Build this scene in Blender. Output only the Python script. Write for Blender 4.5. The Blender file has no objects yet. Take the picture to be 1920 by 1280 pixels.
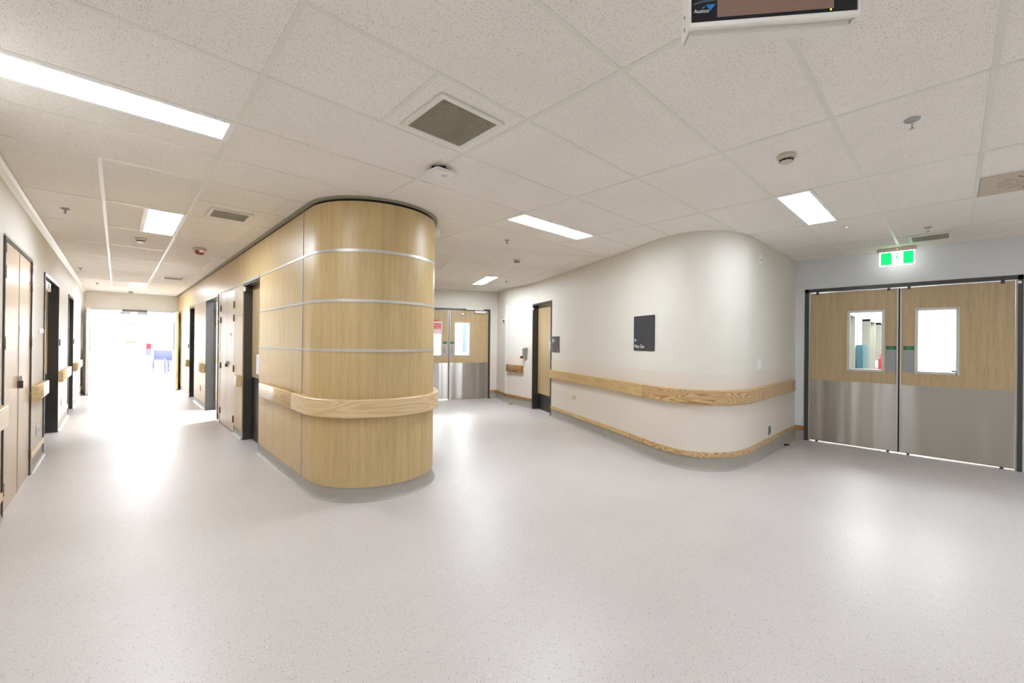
import bpy, bmesh, math, random
from mathutils import Vector, Matrix
random.seed(7)
sc = bpy.context.scene
COL = sc.collection
# ------------------------------------------------------------------ camera
f, pt, yaw, roll = 781.5, 0.0020, 0.8122, 0.0098
H = 2.69
fw = Vector((math.cos(yaw), math.sin(yaw), 0)); rt = Vector((math.sin(yaw), -math.cos(yaw), 0)); up = Vector((0, 0, 1))
FW = fw*math.cos(pt) + up*math.sin(pt); UP = -fw*math.sin(pt) + up*math.cos(pt)
RR = rt*math.cos(roll) + UP*math.sin(roll); UU = -rt*math.sin(roll) + UP*math.cos(roll)
cam = bpy.data.cameras.new('camera'); cam.sensor_width = 36; cam.lens = f*36/1920; cam.clip_start = 0.02; cam.clip_end = 200
co = bpy.data.objects.new('camera', cam); COL.objects.link(co)
m3 = Matrix((RR, UU, -FW)).transposed(); co.matrix_world = Matrix.Translation((0, 0, 1.42)) @ m3.to_4x4()
sc.camera = co
# ------------------------------------------------------------------ world, exposure
w = bpy.data.worlds.new('world'); sc.world = w; w.use_nodes = True
w.node_tree.nodes['Background'].inputs[0].default_value = (0.92, 0.96, 1, 1)
w.node_tree.nodes['Background'].inputs[1].default_value = 6.0
sc.view_settings.view_transform = 'Standard'; sc.view_settings.look = 'None'
sc.view_settings.gamma = 1; sc.view_settings.use_curve_mapping = False
sc.view_settings.exposure = 0.24
sc.cycles.use_denoising = True; sc.cycles.max_bounces = 10; sc.cycles.diffuse_bounces = 7
sc.cycles.glossy_bounces = 4; sc.cycles.transparent_max_bounces = 12; sc.cycles.sample_clamp_indirect = 12
sc.cycles.caustics_reflective = False; sc.cycles.caustics_refractive = False
PANEL = 35.0      # ceiling luminaires of this building
LOBBY = 88.0      # luminaires of the bright lobby at the end of the corridor
SIDE = 90.0       # luminaires behind the closed doors

# ------------------------------------------------------------------ materials
def srgb(r, g, b):
    o = []
    for c in (r, g, b):
        c /= 255.0
        o.append(c/12.92 if c <= 0.04045 else ((c+0.055)/1.055)**2.4)
    return (o[0], o[1], o[2], 1)
def newmat(name):
    m = bpy.data.materials.new(name); m.use_nodes = True
    nt = m.node_tree; b = nt.nodes['Principled BSDF']
    return m, nt, b
def N(nt, t, **kw):
    n = nt.nodes.new(t)
    for k, v in kw.items():
        if k.startswith('i_'):
            key = k[2:]
            n.inputs[int(key) if key.isdigit() else key.replace('_', ' ')].default_value = v
        else: setattr(n, k, v)
    return n
def plain(name, col, rough=0.5, metal=0.0, emit=None, estr=0, spec=None, noise=0.0, nscale=40, bump=0.0):
    m, nt, b = newmat(name)
    b.inputs['Base Color'].default_value = col
    b.inputs['Roughness'].default_value = rough; b.inputs['Metallic'].default_value = metal
    if spec is not None: b.inputs['Specular IOR Level'].default_value = spec
    if emit: b.inputs['Emission Color'].default_value = emit; b.inputs['Emission Strength'].default_value = estr
    if noise or bump:
        g = N(nt, 'ShaderNodeNewGeometry')
        t = N(nt, 'ShaderNodeTexNoise', i_Scale=nscale, i_Detail=4.0)
        nt.links.new(g.outputs['Position'], t.inputs['Vector'])
        if noise:
            mr = N(nt, 'ShaderNodeMapRange', i_1=0.3, i_2=0.7, i_3=1-noise, i_4=1+noise)
            nt.links.new(t.outputs[0], mr.inputs[0])
            mx = N(nt, 'ShaderNodeMix', data_type='RGBA', blend_type='MULTIPLY'); mx.inputs[0].default_value = 1
            mx.inputs[6].default_value = col
            nt.links.new(mr.outputs[0], mx.inputs[7]); nt.links.new(mx.outputs[2], b.inputs['Base Color'])
        if bump:
            bp = N(nt, 'ShaderNodeBump', i_Strength=bump, i_Distance=0.002)
            nt.links.new(t.outputs[0], bp.inputs['Height']); nt.links.new(bp.outputs[0], b.inputs['Normal'])
    return m
def ramp(nt, src, stops):
    r = N(nt, 'ShaderNodeValToRGB'); e = r.color_ramp.elements
    while len(e) < len(stops): e.new(0.5)
    for k, (p, c) in enumerate(stops): e[k].position = p; e[k].color = c
    nt.links.new(src, r.inputs[0]); return r.outputs[0]
def uvmap(nt, sx, sy, off=None):
    tc = N(nt, 'ShaderNodeTexCoord'); mp = N(nt, 'ShaderNodeMapping')
    mp.inputs['Scale'].default_value = (sx, sy, 1)
    nt.links.new(tc.outputs['UV'], mp.inputs['Vector'])
    return mp.outputs[0]
def scale_col(c, k): return (min(1, c[0]*k), min(1, c[1]*k), min(1, c[2]*k), 1)
def veneer(name, col, rough=0.32, contrast=0.16, fine=160):
    m, nt, b = newmat(name)
    n1 = N(nt, 'ShaderNodeTexNoise', i_Scale=1.0, i_Detail=3.0); nt.links.new(uvmap(nt, fine, 5), n1.inputs['Vector'])
    n2 = N(nt, 'ShaderNodeTexNoise', i_Scale=1.0, i_Detail=2.0); nt.links.new(uvmap(nt, 26, 0.9), n2.inputs['Vector'])
    a = N(nt, 'ShaderNodeMath', operation='MULTIPLY', i_1=0.55); nt.links.new(n1.outputs[0], a.inputs[0])
    c = N(nt, 'ShaderNodeMath', operation='MULTIPLY_ADD', i_1=0.45); nt.links.new(n2.outputs[0], c.inputs[0]); nt.links.new(a.outputs[0], c.inputs[2])
    o = ramp(nt, c.outputs[0], [(0.36, scale_col(col, 1-contrast)), (0.62, scale_col(col, 1+contrast*0.6))])
    nt.links.new(o, b.inputs['Base Color']); b.inputs['Roughness'].default_value = rough
    return m
def ash(name, light, dark, dist=5.0, freq=13.0, stretch=0.55, rough=0.3):
    m, nt, b = newmat(name)
    v = uvmap(nt, stretch, 6.0)
    n0 = N(nt, 'ShaderNodeTexNoise', i_Scale=1.5, i_Detail=1.5); nt.links.new(v, n0.inputs['Vector'])
    k = N(nt, 'ShaderNodeMath', operation='MULTIPLY', i_1=freq); nt.links.new(n0.outputs[0], k.inputs[0])
    fr = N(nt, 'ShaderNodeMath', operation='PINGPONG', i_1=0.5); nt.links.new(k.outputs[0], fr.inputs[0])
    n1 = N(nt, 'ShaderNodeTexNoise', i_Scale=1.0, i_Detail=4.0); nt.links.new(uvmap(nt, 7, 260), n1.inputs['Vector'])
    c = N(nt, 'ShaderNodeMath', operation='MULTIPLY_ADD', i_1=0.5); nt.links.new(n1.outputs[0], c.inputs[0]); nt.links.new(fr.outputs[0], c.inputs[2])
    mid = tuple((light[i]*0.7+dark[i]*0.3) for i in range(3))+(1,)
    o = ramp(nt, c.outputs[0], [(0.2, light), (0.5, mid), (0.72, dark)])
    nt.links.new(o, b.inputs['Base Color']); b.inputs['Roughness'].default_value = rough
    return m
def speckle(name, base, dark, light, scale, rough, seams=False, amt=0.17, bump=0.0, coat=0.0):
    m, nt, b = newmat(name)
    g = N(nt, 'ShaderNodeNewGeometry')
    vo = N(nt, 'ShaderNodeTexVoronoi', i_Scale=scale); nt.links.new(g.outputs['Position'], vo.inputs['Vector'])
    sep = N(nt, 'ShaderNodeSeparateColor'); nt.links.new(vo.outputs['Color'], sep.inputs[0])
    s1 = N(nt, 'ShaderNodeMath', operation='LESS_THAN', i_1=amt); nt.links.new(sep.outputs[0], s1.inputs[0])
    s2 = N(nt, 'ShaderNodeMath', operation='GREATER_THAN', i_1=1-amt); nt.links.new(sep.outputs[1], s2.inputs[0])
    dd = N(nt, 'ShaderNodeMath', operation='LESS_THAN', i_1=0.33); nt.links.new(vo.outputs['Distance'], dd.inputs[0])
    q1 = N(nt, 'ShaderNodeMath', operation='MULTIPLY'); nt.links.new(s1.outputs[0], q1.inputs[0]); nt.links.new(dd.outputs[0], q1.inputs[1])
    q2 = N(nt, 'ShaderNodeMath', operation='MULTIPLY'); nt.links.new(s2.outputs[0], q2.inputs[0]); nt.links.new(dd.outputs[0], q2.inputs[1])
    big = N(nt, 'ShaderNodeTexNoise', i_Scale=1.3, i_Detail=5.0); nt.links.new(g.outputs['Position'], big.inputs['Vector'])
    bc = ramp(nt, big.outputs[0], [(0.3, scale_col(base, 0.965)), (0.7, scale_col(base, 1.03))])
    m1 = N(nt, 'ShaderNodeMix', data_type='RGBA'); nt.links.new(q1.outputs[0], m1.inputs[0]); nt.links.new(bc, m1.inputs[6]); m1.inputs[7].default_value = dark
    m2 = N(nt, 'ShaderNodeMix', data_type='RGBA'); nt.links.new(q2.outputs[0], m2.inputs[0]); nt.links.new(m1.outputs[2], m2.inputs[6]); m2.inputs[7].default_value = light
    out = m2.outputs[2]
    if seams:
        # welded sheet joints: thin lines every 2 m across x, slightly darker
        sx = N(nt, 'ShaderNodeSeparateXYZ'); nt.links.new(g.outputs['Position'], sx.inputs[0])
        ad = N(nt, 'ShaderNodeMath', operation='ADD', i_1=50.35); nt.links.new(sx.outputs[1], ad.inputs[0])
        mo = N(nt, 'ShaderNodeMath', operation='MODULO', i_1=2.0); nt.links.new(ad.outputs[0], mo.inputs[0])
        lt = N(nt, 'ShaderNodeMath', operation='LESS_THAN', i_1=0.004); nt.links.new(mo.outputs[0], lt.inputs[0])
        hm = N(nt, 'ShaderNodeMath', operation='MULTIPLY', i_1=0.35); nt.links.new(lt.outputs[0], hm.inputs[0]); hm.inputs[1].default_value = 0.15
        m3_ = N(nt, 'ShaderNodeMix', data_type='RGBA'); nt.links.new(hm.outputs[0], m3_.inputs[0]); nt.links.new(out, m3_.inputs[6]); m3_.inputs[7].default_value = dark
        # rare dirt specks and scuffs
        vo2 = N(nt, 'ShaderNodeTexVoronoi', i_Scale=4.5); nt.links.new(g.outputs['Position'], vo2.inputs['Vector'])
        l2 = N(nt, 'ShaderNodeMath', operation='LESS_THAN', i_1=0.013); nt.links.new(vo2.outputs['Distance'], l2.inputs[0])
        m4 = N(nt, 'ShaderNodeMix', data_type='RGBA'); nt.links.new(l2.outputs[0], m4.inputs[0]); nt.links.new(m3_.outputs[2], m4.inputs[6]); m4.inputs[7].default_value = scale_col(dark, 0.5)
        out = m4.outputs[2]
    b.inputs['Roughness'].default_value = rough
    nt.links.new(out, b.inputs['Base Color'])
    if bump:
        bp = N(nt, 'ShaderNodeBump', i_Strength=bump, i_Distance=0.004, invert=True)
        nt.links.new(q1.outputs[0], bp.inputs['Height']); nt.links.new(bp.outputs[0], b.inputs['Normal'])
    return m
def steel(name, col, rough=0.22, wave=0.6):
    m, nt, b = newmat(name)
    b.inputs['Base Color'].default_value = col; b.inputs['Metallic'].default_value = 1
    n1 = N(nt, 'ShaderNodeTexNoise', i_Scale=1.0, i_Detail=0.6); nt.links.new(uvmap(nt, 5.0, 0.25), n1.inputs['Vector'])
    bp = N(nt, 'ShaderNodeBump', i_Strength=wave, i_Distance=0.03); nt.links.new(n1.outputs[0], bp.inputs['Height'])
    b.inputs['Roughness'].default_value = rough
    nt.links.new(bp.outputs[0], b.inputs['Normal'])
    if wave > 0.5:      # horizontally brushed sheet: reflections smear vertically
        b.inputs['Roughness'].default_value = 0.42; b.inputs['Anisotropic'].default_value = 0.95
        cx = N(nt, 'ShaderNodeCombineXYZ'); cx.inputs[2].default_value = 1.0; nt.links.new(cx.outputs[0], b.inputs['Tangent'])
    return m
def glassmat(name, tint=(0.97, 0.985, 0.98, 1)):
    m = bpy.data.materials.new(name); m.use_nodes = True; nt = m.node_tree; nt.nodes.clear()
    o = N(nt, 'ShaderNodeOutputMaterial'); t = N(nt, 'ShaderNodeBsdfTransparent'); t.inputs[0].default_value = tint
    g = N(nt, 'ShaderNodeBsdfGlossy'); g.inputs['Roughness'].default_value = 0.02
    fz = N(nt, 'ShaderNodeFresnel'); fz.inputs[0].default_value = 1.45
    mx = N(nt, 'ShaderNodeMixShader'); nt.links.new(fz.outputs[0], mx.inputs[0]); nt.links.new(t.outputs[0], mx.inputs[1]); nt.links.new(g.outputs[0], mx.inputs[2])
    nt.links.new(mx.outputs[0], o.inputs[0]); return m

M = {}
M['floor'] = speckle('floor_vinyl', srgb(196, 189, 186), srgb(128, 122, 118), srgb(214, 210, 207), 150, 0.38, seams=True, amt=0.16)
M['cove'] = speckle('cove_vinyl', srgb(158, 153, 144), srgb(112, 106, 98), srgb(186, 182, 174), 150, 0.45, amt=0.2)
M['tile'] = speckle('ceiling_tile', srgb(236, 232, 226), srgb(140, 132, 124), srgb(240, 237, 232), 210, 0.95, amt=0.24, bump=0.3)
M['tee'] = plain('tee_paint', srgb(224, 224, 216), 0.35)
M['tilemetal'] = plain('tile_metal', srgb(196, 184, 168), 0.6)
M['slab'] = plain('slab_void', srgb(60, 60, 60), 0.9)
M['wall'] = plain('wall_paint', srgb(220, 216, 206), 0.5, noise=0.012, nscale=6)
M['wallwhite'] = plain('wall_paint_white', srgb(214, 216, 218), 0.55)
M['sheet'] = plain('wall_protection_sheet', srgb(220, 211, 199), 0.42)
M['veneer'] = veneer('maple_veneer', srgb(193, 167, 119), 0.38)
M['doorveneer'] = veneer('door_veneer', srgb(184, 160, 122), 0.34, 0.14, 120)
M['leftveneer'] = veneer('cupboard_veneer', srgb(200, 178, 152), 0.34, 0.08, 120)
M['ash'] = ash('ash_pale', srgb(220, 196, 154), srgb(202, 172, 126))
M['ash_mid'] = ash('ash_mid', srgb(204, 176, 128), srgb(190, 158, 108), freq=8)
M['ash_fig'] = ash('ash_figured', srgb(208, 178, 132), srgb(150, 112, 68), freq=26, stretch=0.8)
M['ash_far'] = ash('ash_dark', srgb(170, 128, 78), srgb(130, 92, 52), freq=12)
M['alu'] = plain('aluminium_strip', srgb(196, 194, 188), 0.45, 0.6)
M['frame'] = plain('door_frame_charcoal', srgb(62, 59, 56), 0.32)
M['steel'] = steel('stainless_kick_plate', srgb(186, 180, 172), 0.2, 0.7)
M['steel_dark'] = steel('dark_kick_plate', srgb(88, 86, 86), 0.35, 0.3)
M['chrome'] = plain('satin_chrome', srgb(196, 194, 190), 0.3, 0.75)
M['bronze'] = plain('hinge_metal', srgb(96, 84, 74), 0.4, 0.8)
M['brass'] = plain('brass_hinge', srgb(200, 180, 120), 0.35, 0.8)
M['green'] = plain('green_label', srgb(0, 108, 66), 0.5)
M['whitetext'] = plain('white_print', srgb(232, 234, 232), 0.6)
M['palegreentext'] = plain('pale_green_print', srgb(150, 205, 178), 0.6)
M['signdark'] = plain('sign_charcoal', srgb(52, 52, 58), 0.6)
M['signgrey'] = plain('sign_grey', srgb(84, 80, 76), 0.6)
M['white'] = plain('white_plastic', srgb(232, 230, 226), 0.4)
M['cream'] = plain('cream_plastic', srgb(206, 194, 178), 0.45)
M['beige'] = plain('beige_plate', srgb(206, 190, 150), 0.5)
M['greyplate'] = plain('grey_plate', srgb(150, 154, 156), 0.4, 0.5)
M['black'] = plain('black_rubber', srgb(22, 22, 22), 0.5)
M['gap'] = plain('shadow_gap', srgb(14, 13, 10), 0.9)
M['gapgrey'] = plain('cornice_grey', srgb(150, 146, 128), 0.6)
M['red'] = plain('red_plastic', srgb(140, 24, 32), 0.35)
M['redbulb'] = plain('red_glass_bulb', srgb(120, 10, 20), 0.15)
M['orange'] = plain('orange_sticker', srgb(226, 92, 10), 0.6)
M['paper'] = plain('white_paper', srgb(240, 238, 240), 0.7)
M['redprint'] = plain('red_print', srgb(206, 44, 52), 0.7)
M['vent'] = plain('vent_blade', srgb(172, 166, 146), 0.5)
M['ventdark'] = plain('vent_dark', srgb(66, 58, 46), 0.9)
M['diff'] = plain('light_diffuser', (1, 1, 1, 1), 0.5, emit=(0.92, 1.0, 1.10, 1), estr=PANEL)
M['diff_lobby'] = plain('lobby_light_diffuser', (1, 1, 1, 1), 0.5, emit=(0.97, 0.985, 1.0, 1), estr=LOBBY)
M['diff_side'] = plain('side_light_diffuser', (1, 1, 1, 1), 0.5, emit=(0.95, 0.975, 1.0, 1), estr=SIDE)
M['diff_left'] = plain('left_room_diffuser', (1, 1, 1, 1), 0.5, emit=(0.95, 0.975, 1.0, 1), estr=15)
M['diff_right'] = plain('right_corridor_diffuser', (1, 1, 1, 1), 0.5, emit=(0.95, 0.975, 1.0, 1), estr=SIDE*0.42)
M['lightbody'] = plain('luminaire_body', srgb(238, 238, 238), 0.4)
M['exitgreen'] = plain('exit_green', (0, .6, .2, 1), 0.4, emit=(0.0, 0.82, 0.14, 1), estr=1.1)
M['exitwhite'] = plain('exit_white', (1, 1, 1, 1), 0.4, emit=(0.93, 1.0, 0.96, 1), estr=2.2)
M['ledred'] = plain('red_led', (1, .3, .3, 1), 0.4, emit=(1, 0.35, 0.3, 1), estr=2.0)
M['ledgreen'] = plain('green_led', (.6, 1, .1, 1), 0.4, emit=(0.55, 1, 0.05, 1), estr=1.6)
M['screen'] = plain('screen_black', srgb(10, 12, 26), 0.12)
M['matrix'] = plain('led_matrix_red', srgb(70, 44, 44), 0.4)
M['matrixdot'] = plain('led_dot', srgb(176, 142, 128), 0.5)
M['blue1'] = plain('logo_blue', srgb(28, 120, 200), 0.5)
M['slate'] = plain('slate_stripe', srgb(58, 74, 84), 0.4)
M['edgepink'] = plain('door_edge_pale', srgb(226, 208, 204), 0.5); M['edgegreen'] = plain('door_edge_beige', srgb(206, 204, 160), 0.5)
M['glass'] = glassmat('clear_glass')
M['teal'] = plain('teal_vinyl', srgb(14, 62, 70), 0.4)
M['bluegrey'] = plain('blue_grey_panel', srgb(66, 80, 94), 0.5)
M['navy'] = plain('navy', srgb(84, 88, 124), 0.5)
M['palegrey'] = plain('pale_grey', srgb(160, 164, 168), 0.5)
M['greengrey'] = plain('green_grey_frame', srgb(112, 112, 98), 0.5)

# ------------------------------------------------------------------ mesh builder
class MB:
    def __init__(s): s.v = []; s.f = []; s.uv = []; s.sm = []; s.mi = []
    def face(s, idx, uvs, smooth=False, mi=0): s.f.append(idx); s.uv.append(uvs); s.sm.append(smooth); s.mi.append(mi)
    def box(s, O, U, W, u0, u1, w0, w1, z0, z1, mi=0):
        """box in a frame: origin O, unit axes U (along) and W (out), z up"""
        b = len(s.v)
        for z in (z0, z1):
            for (a, c) in ((u0, w0), (u1, w0), (u1, w1), (u0, w1)):
                s.v.append((O[0]+U[0]*a+W[0]*c, O[1]+U[1]*a+W[1]*c, z))
        flip = (U[0]*W[1]-U[1]*W[0]) < 0
        def q(a, c, d, e, uv):
            ids = [b+a, b+c, b+d, b+e]
            if flip: ids = ids[::-1]; uv = uv[::-1]
            s.face(ids, uv, mi=mi)
        q(0, 3, 2, 1, [(u0, w0), (u0, w1), (u1, w1), (u1, w0)])
        q(4, 5, 6, 7, [(u0, w0), (u1, w0), (u1, w1), (u0, w1)])
        q(0, 1, 5, 4, [(u0, z0), (u1, z0), (u1, z1), (u0, z1)])
        q(2, 3, 7, 6, [(u1, z0), (u0, z0), (u0, z1), (u1, z1)])
        q(1, 2, 6, 5, [(w0, z0), (w1, z0), (w1, z1), (w0, z1)])
        q(3, 0, 4, 7, [(w1, z0), (w0, z0), (w0, z1), (w1, z1)])
        return s
    def prism(s, poly, z0, z1):
        a = sum(poly[i][0]*poly[(i+1) % len(poly)][1]-poly[(i+1) % len(poly)][0]*poly[i][1] for i in range(len(poly)))
        if a < 0: poly = poly[::-1]
        n = len(poly); b = len(s.v)
        for z in (z0, z1):
            for p in poly: s.v.append((p[0], p[1], z))
        s.face([b+i for i in range(n)][::-1], [tuple(p) for p in poly][::-1])
        s.face([b+n+i for i in range(n)], [tuple(p) for p in poly])
        for i in range(n):
            j = (i+1) % n
            s.face([b+i, b+j, b+n+j, b+n+i], [(0, z0), (1, z0), (1, z1), (0, z1)])
        return s
    def sweep(s, path, prof, smooth=True, u0=0.0):
        """profile (w, z), w to the right of travel, swept along the path; closed profile, capped"""
        n = len(path); k = len(prof); b = len(s.v); L = [u0]
        P = [Vector(p) for p in path]
        for i in range(1, n): L.append(L[-1]+(P[i]-P[i-1]).length)
        for i in range(n):
            d0 = (P[i]-P[i-1]).normalized() if i else None
            d1 = (P[i+1]-P[i]).normalized() if i < n-1 else None
            d0 = d0 or d1; d1 = d1 or d0
            n0 = Vector((d0.y, -d0.x)); n1 = Vector((d1.y, -d1.x)); mm = (n0+n1).normalized()
            sc_ = 1/max(0.3, mm.dot(n0))
            for (wv, z) in prof: s.v.append((P[i].x+mm.x*wv*sc_, P[i].y+mm.y*wv*sc_, z))
        ar = sum(prof[i][0]*prof[(i+1) % k][1]-prof[(i+1) % k][0]*prof[i][1] for i in range(k))
        acc = [0.0]
        for j in range(k):
            q = prof[(j+1) % k]; acc.append(acc[-1]+math.hypot(q[0]-prof[j][0], q[1]-prof[j][1]))
        for i in range(n-1):
            for j in range(k):
                j2 = (j+1) % k
                ids = [b+i*k+j, b+(i+1)*k+j, b+(i+1)*k+j2, b+i*k+j2]
                za, zb = prof[j][1], prof[j2][1]
                if abs(za-zb) < 1e-4: za, zb = acc[j], acc[j+1]
                uv = [(L[i], za), (L[i+1], za), (L[i+1], zb), (L[i], zb)]
                if ar > 0: ids = ids[::-1]; uv = uv[::-1]
                s.face(ids, uv, smooth)
        c0 = [b+j for j in range(k)]; c1 = [b+(n-1)*k+j for j in range(k)]
        uvc = [tuple(p) for p in prof]
        if ar > 0: s.face(c0, uvc); s.face(c1[::-1], uvc[::-1])
        else: s.face(c0[::-1], uvc[::-1]); s.face(c1, uvc)
        return s
    def lathe(s, c, prof, seg=28, axis=None):
        """profile (r, h) revolved about axis through c (axis defaults to +z)"""
        ax = Vector(axis or (0, 0, 1)).normalized(); t = Vector((0, 0, 1)) if abs(ax.z) < 0.9 else Vector((1, 0, 0))
        e1 = ax.cross(t).normalized(); e2 = ax.cross(e1); b = len(s.v); k = len(prof); c = Vector(c)
        for i in range(seg):
            a = 2*math.pi*i/seg
            for (r, h) in prof:
                p = c+ax*h+(e1*math.cos(a)+e2*math.sin(a))*r; s.v.append(tuple(p))
        for i in range(seg):
            i2 = (i+1) % seg
            for j in range(k-1):
                s.face([b+i*k+j, b+i2*k+j, b+i2*k+j+1, b+i*k+j+1], [(i/seg, j), ((i+1)/seg, j), ((i+1)/seg, j+1), (i/seg, j+1)], True)
        s.face([b+i*k for i in range(seg)][::-1], [(0, 0)]*seg); s.face([b+i*k+k-1 for i in range(seg)], [(0, 0)]*seg)
        return s
    def tube(s, pts, r, seg=10):
        for a, c in zip(pts[:-1], pts[1:]):
            a = Vector(a); c = Vector(c); s.lathe(a, [(r, 0), (r, (c-a).length)], seg, (c-a))
        return s
    def build(s, name, m, parent=None, bevel=0.0):
        me = bpy.data.meshes.new(name); me.from_pydata(s.v, [], s.f); me.validate(clean_customdata=False)
        if len(me.polygons) == len(s.f):
            ul = me.uv_layers.new(name='uv')
            flat = [c for u in s.uv for p in u for c in p]
            ul.data.foreach_set('uv', flat)
            me.polygons.foreach_set('use_smooth', s.sm); me.polygons.foreach_set('material_index', s.mi)
        ms = m if isinstance(m, (list, tuple)) else [m]
        for x in ms: me.materials.append(M[x] if isinstance(x, str) else x)
        bm = bmesh.new(); bm.from_mesh(me); bmesh.ops.recalc_face_normals(bm, faces=bm.faces)
        for e in bm.edges:
            if len(e.link_faces) == 2 and e.calc_face_angle(0) > 0.6: e.smooth = False
        if bevel:
            bmesh.ops.bevel(bm, geom=[e for e in bm.edges], offset=bevel, segments=2, affect='EDGES', clamp_overlap=True)
        bm.to_mesh(me); bm.free()
        o = bpy.data.objects.new(name, me); COL.objects.link(o)
        if parent: o.parent = parent; o.matrix_parent_inverse = parent_inv(parent)
        return o
def parent_inv(p):
    m = Matrix.Identity(4); q = p
    chain = []
    while q: chain.append(q); q = q.parent
    for q in reversed(chain): m = m @ (q.matrix_parent_inverse if q.parent else Matrix.Identity(4)) @ q.matrix_basis
    return m.inverted()
def empty(name, loc, label=None, cat=None, group=None, kind=None):
    o = bpy.data.objects.new(name, None); COL.objects.link(o); o.location = loc; o.empty_display_size = 0.1
    return tag(o, label, cat, group, kind)
def tag(o, label=None, cat=None, group=None, kind=None):
    if label: o['label'] = label
    if cat: o['category'] = cat
    if group: o['group'] = group
    if kind: o['kind'] = kind
    return o
class Fr:
    """wall frame: origin, along axis U, outward (into the room) axis W"""
    def __init__(s, O, U, W): s.O = O; s.U = U; s.W = W; s.right = Vector((-W[0], -W[1], 0)).cross(Vector((0, 0, 1)))
    def p(s, u, w_, z): return Vector((s.O[0]+s.U[0]*u+s.W[0]*w_, s.O[1]+s.U[1]*u+s.W[1]*w_, z))
    def box(s, name, m, parent, u0, u1, w0, w1, z0, z1, bevel=0.0):
        return MB().box(s.O, s.U, s.W, u0, u1, w0, w1, z0, z1).build(name, m, parent, bevel)
    def add(s, mb, u0, u1, w0, w1, z0, z1): mb.box(s.O, s.U, s.W, u0, u1, w0, w1, z0, z1); return mb
    def text(s, name, txt, m, parent, u, w_, z, size, align='LEFT', xs=1.0):
        c = bpy.data.curves.new(name, 'FONT'); c.body = txt; c.size = size; c.align_x = align; c.extrude = 0.0004
        t = bpy.data.objects.new('text_source', c); COL.objects.link(t)
        dg = bpy.context.evaluated_depsgraph_get(); me = bpy.data.meshes.new_from_object(t.evaluated_get(dg))
        bpy.data.objects.remove(t); bpy.data.curves.remove(c)
        R = s.right; Z = Vector((0, 0, 1)); Wv = Vector((s.W[0], s.W[1], 0))
        mt = Matrix((R*xs, Z, Wv)).transposed().to_4x4(); mt.translation = s.p(u, w_, z)
        me.transform(mt); me.materials.clear(); me.materials.append(M[m]); me.name = name
        o = bpy.data.objects.new(name, me); COL.objects.link(o)
        if parent: o.parent = parent; o.matrix_parent_inverse = parent_inv(parent)
        return o
    def flat(s, name, m, parent, pts, u, z, w0, w1):
        """small flat polygon plate; pts in (right, up) metres from (u, z)"""
        mb = MB(); n = len(pts); c = [s.p(u, 0, z)+s.right*a+Vector((0, 0, b)) for a, b in pts]
        Wv = Vector((s.W[0], s.W[1], 0))
        mb.v = [tuple(p+Wv*w0) for p in c]+[tuple(p+Wv*w1) for p in c]
        mb.face(list(range(n)), [(0, 0)]*n); mb.face(list(range(n, 2*n))[::-1], [(0, 0)]*n)
        for i in range(n): j = (i+1) % n; mb.face([i, j, n+j, n+i], [(0, 0)]*4)
        return mb.build(name, m, parent)

D = (0.409, 0.9125); NN = (0.9125, -0.409)
def dn(s_, t_): return (D[0]*s_+NN[0]*t_, D[1]*s_+NN[1]*t_)
XL, XM, XR, YB, YZ, TB, TS, SE = -0.65, 1.315, 7.50, 1.64, 15.87, 3.385, 0.665, 10.12
FL = Fr((XL, 0), (0, 1), (1, 0)); FM = Fr((XM, 0), (0, 1), (-1, 0))
FB = Fr(dn(0, TB), D, (-NN[0], -NN[1])); FE = Fr(dn(SE, 0), NN, (-D[0], -D[1]))
FR = Fr((XR, 0), (0, 1), (-1, 0)); FS = Fr((0, YB), (1, 0), (0, -1)); FZ = Fr((0, YZ), (1, 0), (0, -1))
ZT = 2.74
def structure(name): return lambda mb, m: tag(mb.build(name, m), kind='structure')

# ================================================================== FLOOR AND CEILING
fl = MB().box((0, 0), (1, 0), (0, 1), -8, 21, -3.4, 33, -0.1, 0).build('floor', 'floor'); tag(fl, kind='structure')
cl = MB().box((0, 0), (1, 0), (0, 1), -0.9, 7.7, -3.4, 16.05, 2.765, 2.80).build('ceiling', 'slab'); tag(cl, kind='structure')

def clip(poly, a, b, c):
    """keep a*x+b*y<=c"""
    out = []
    for i in range(len(poly)):
        p, q = poly[i], poly[(i+1) % len(poly)]
        dp = a*p[0]+b*p[1]-c; dq = a*q[0]+b*q[1]-c
        if dp <= 0: out.append(p)
        if dp*dq < 0: t = dp/(dp-dq); out.append((p[0]+(q[0]-p[0])*t, p[1]+(q[1]-p[1])*t))
    return out
SB = 5.38
tile_cache = {}
def tile(x0, x1, y0, y1, m='tile', zone='main', z=0.0):
    g = 0.002
    p = [(x0+g, y0+g), (x1-g, y0+g), (x1-g, y1-g), (x0+g, y1-g)]
    if zone == 'b':
        p = [dn(b, a) for a, b in p]      # x=t, y=s
    poly = p
    if zone == 'main': poly = clip(p, D[0], D[1], SB-g)
    if len(poly) < 3: return
    if poly == p and zone == 'main':
        key = (round(x1-x0, 3), round(y1-y0, 3), m)
        if key not in tile_cache:
            hx, hy = (x1-x0)/2-g, (y1-y0)/2-g
            mb = MB().prism([(-hx, -hy), (hx, -hy), (hx, hy), (-hx, hy)], H+0.003, H+0.018)
            o = mb.build('ceiling_tile', m, cl); tile_cache[key] = o.data
        else:
            o = bpy.data.objects.new('ceiling_tile', tile_cache[key]); COL.objects.link(o); o.parent = cl
        o.location = ((x0+x1)/2, (y0+y1)/2, 0)
    else:
        o = MB().prism(poly, H+0.003, H+0.018).build('ceiling_tile', m, cl)
    return o
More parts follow.
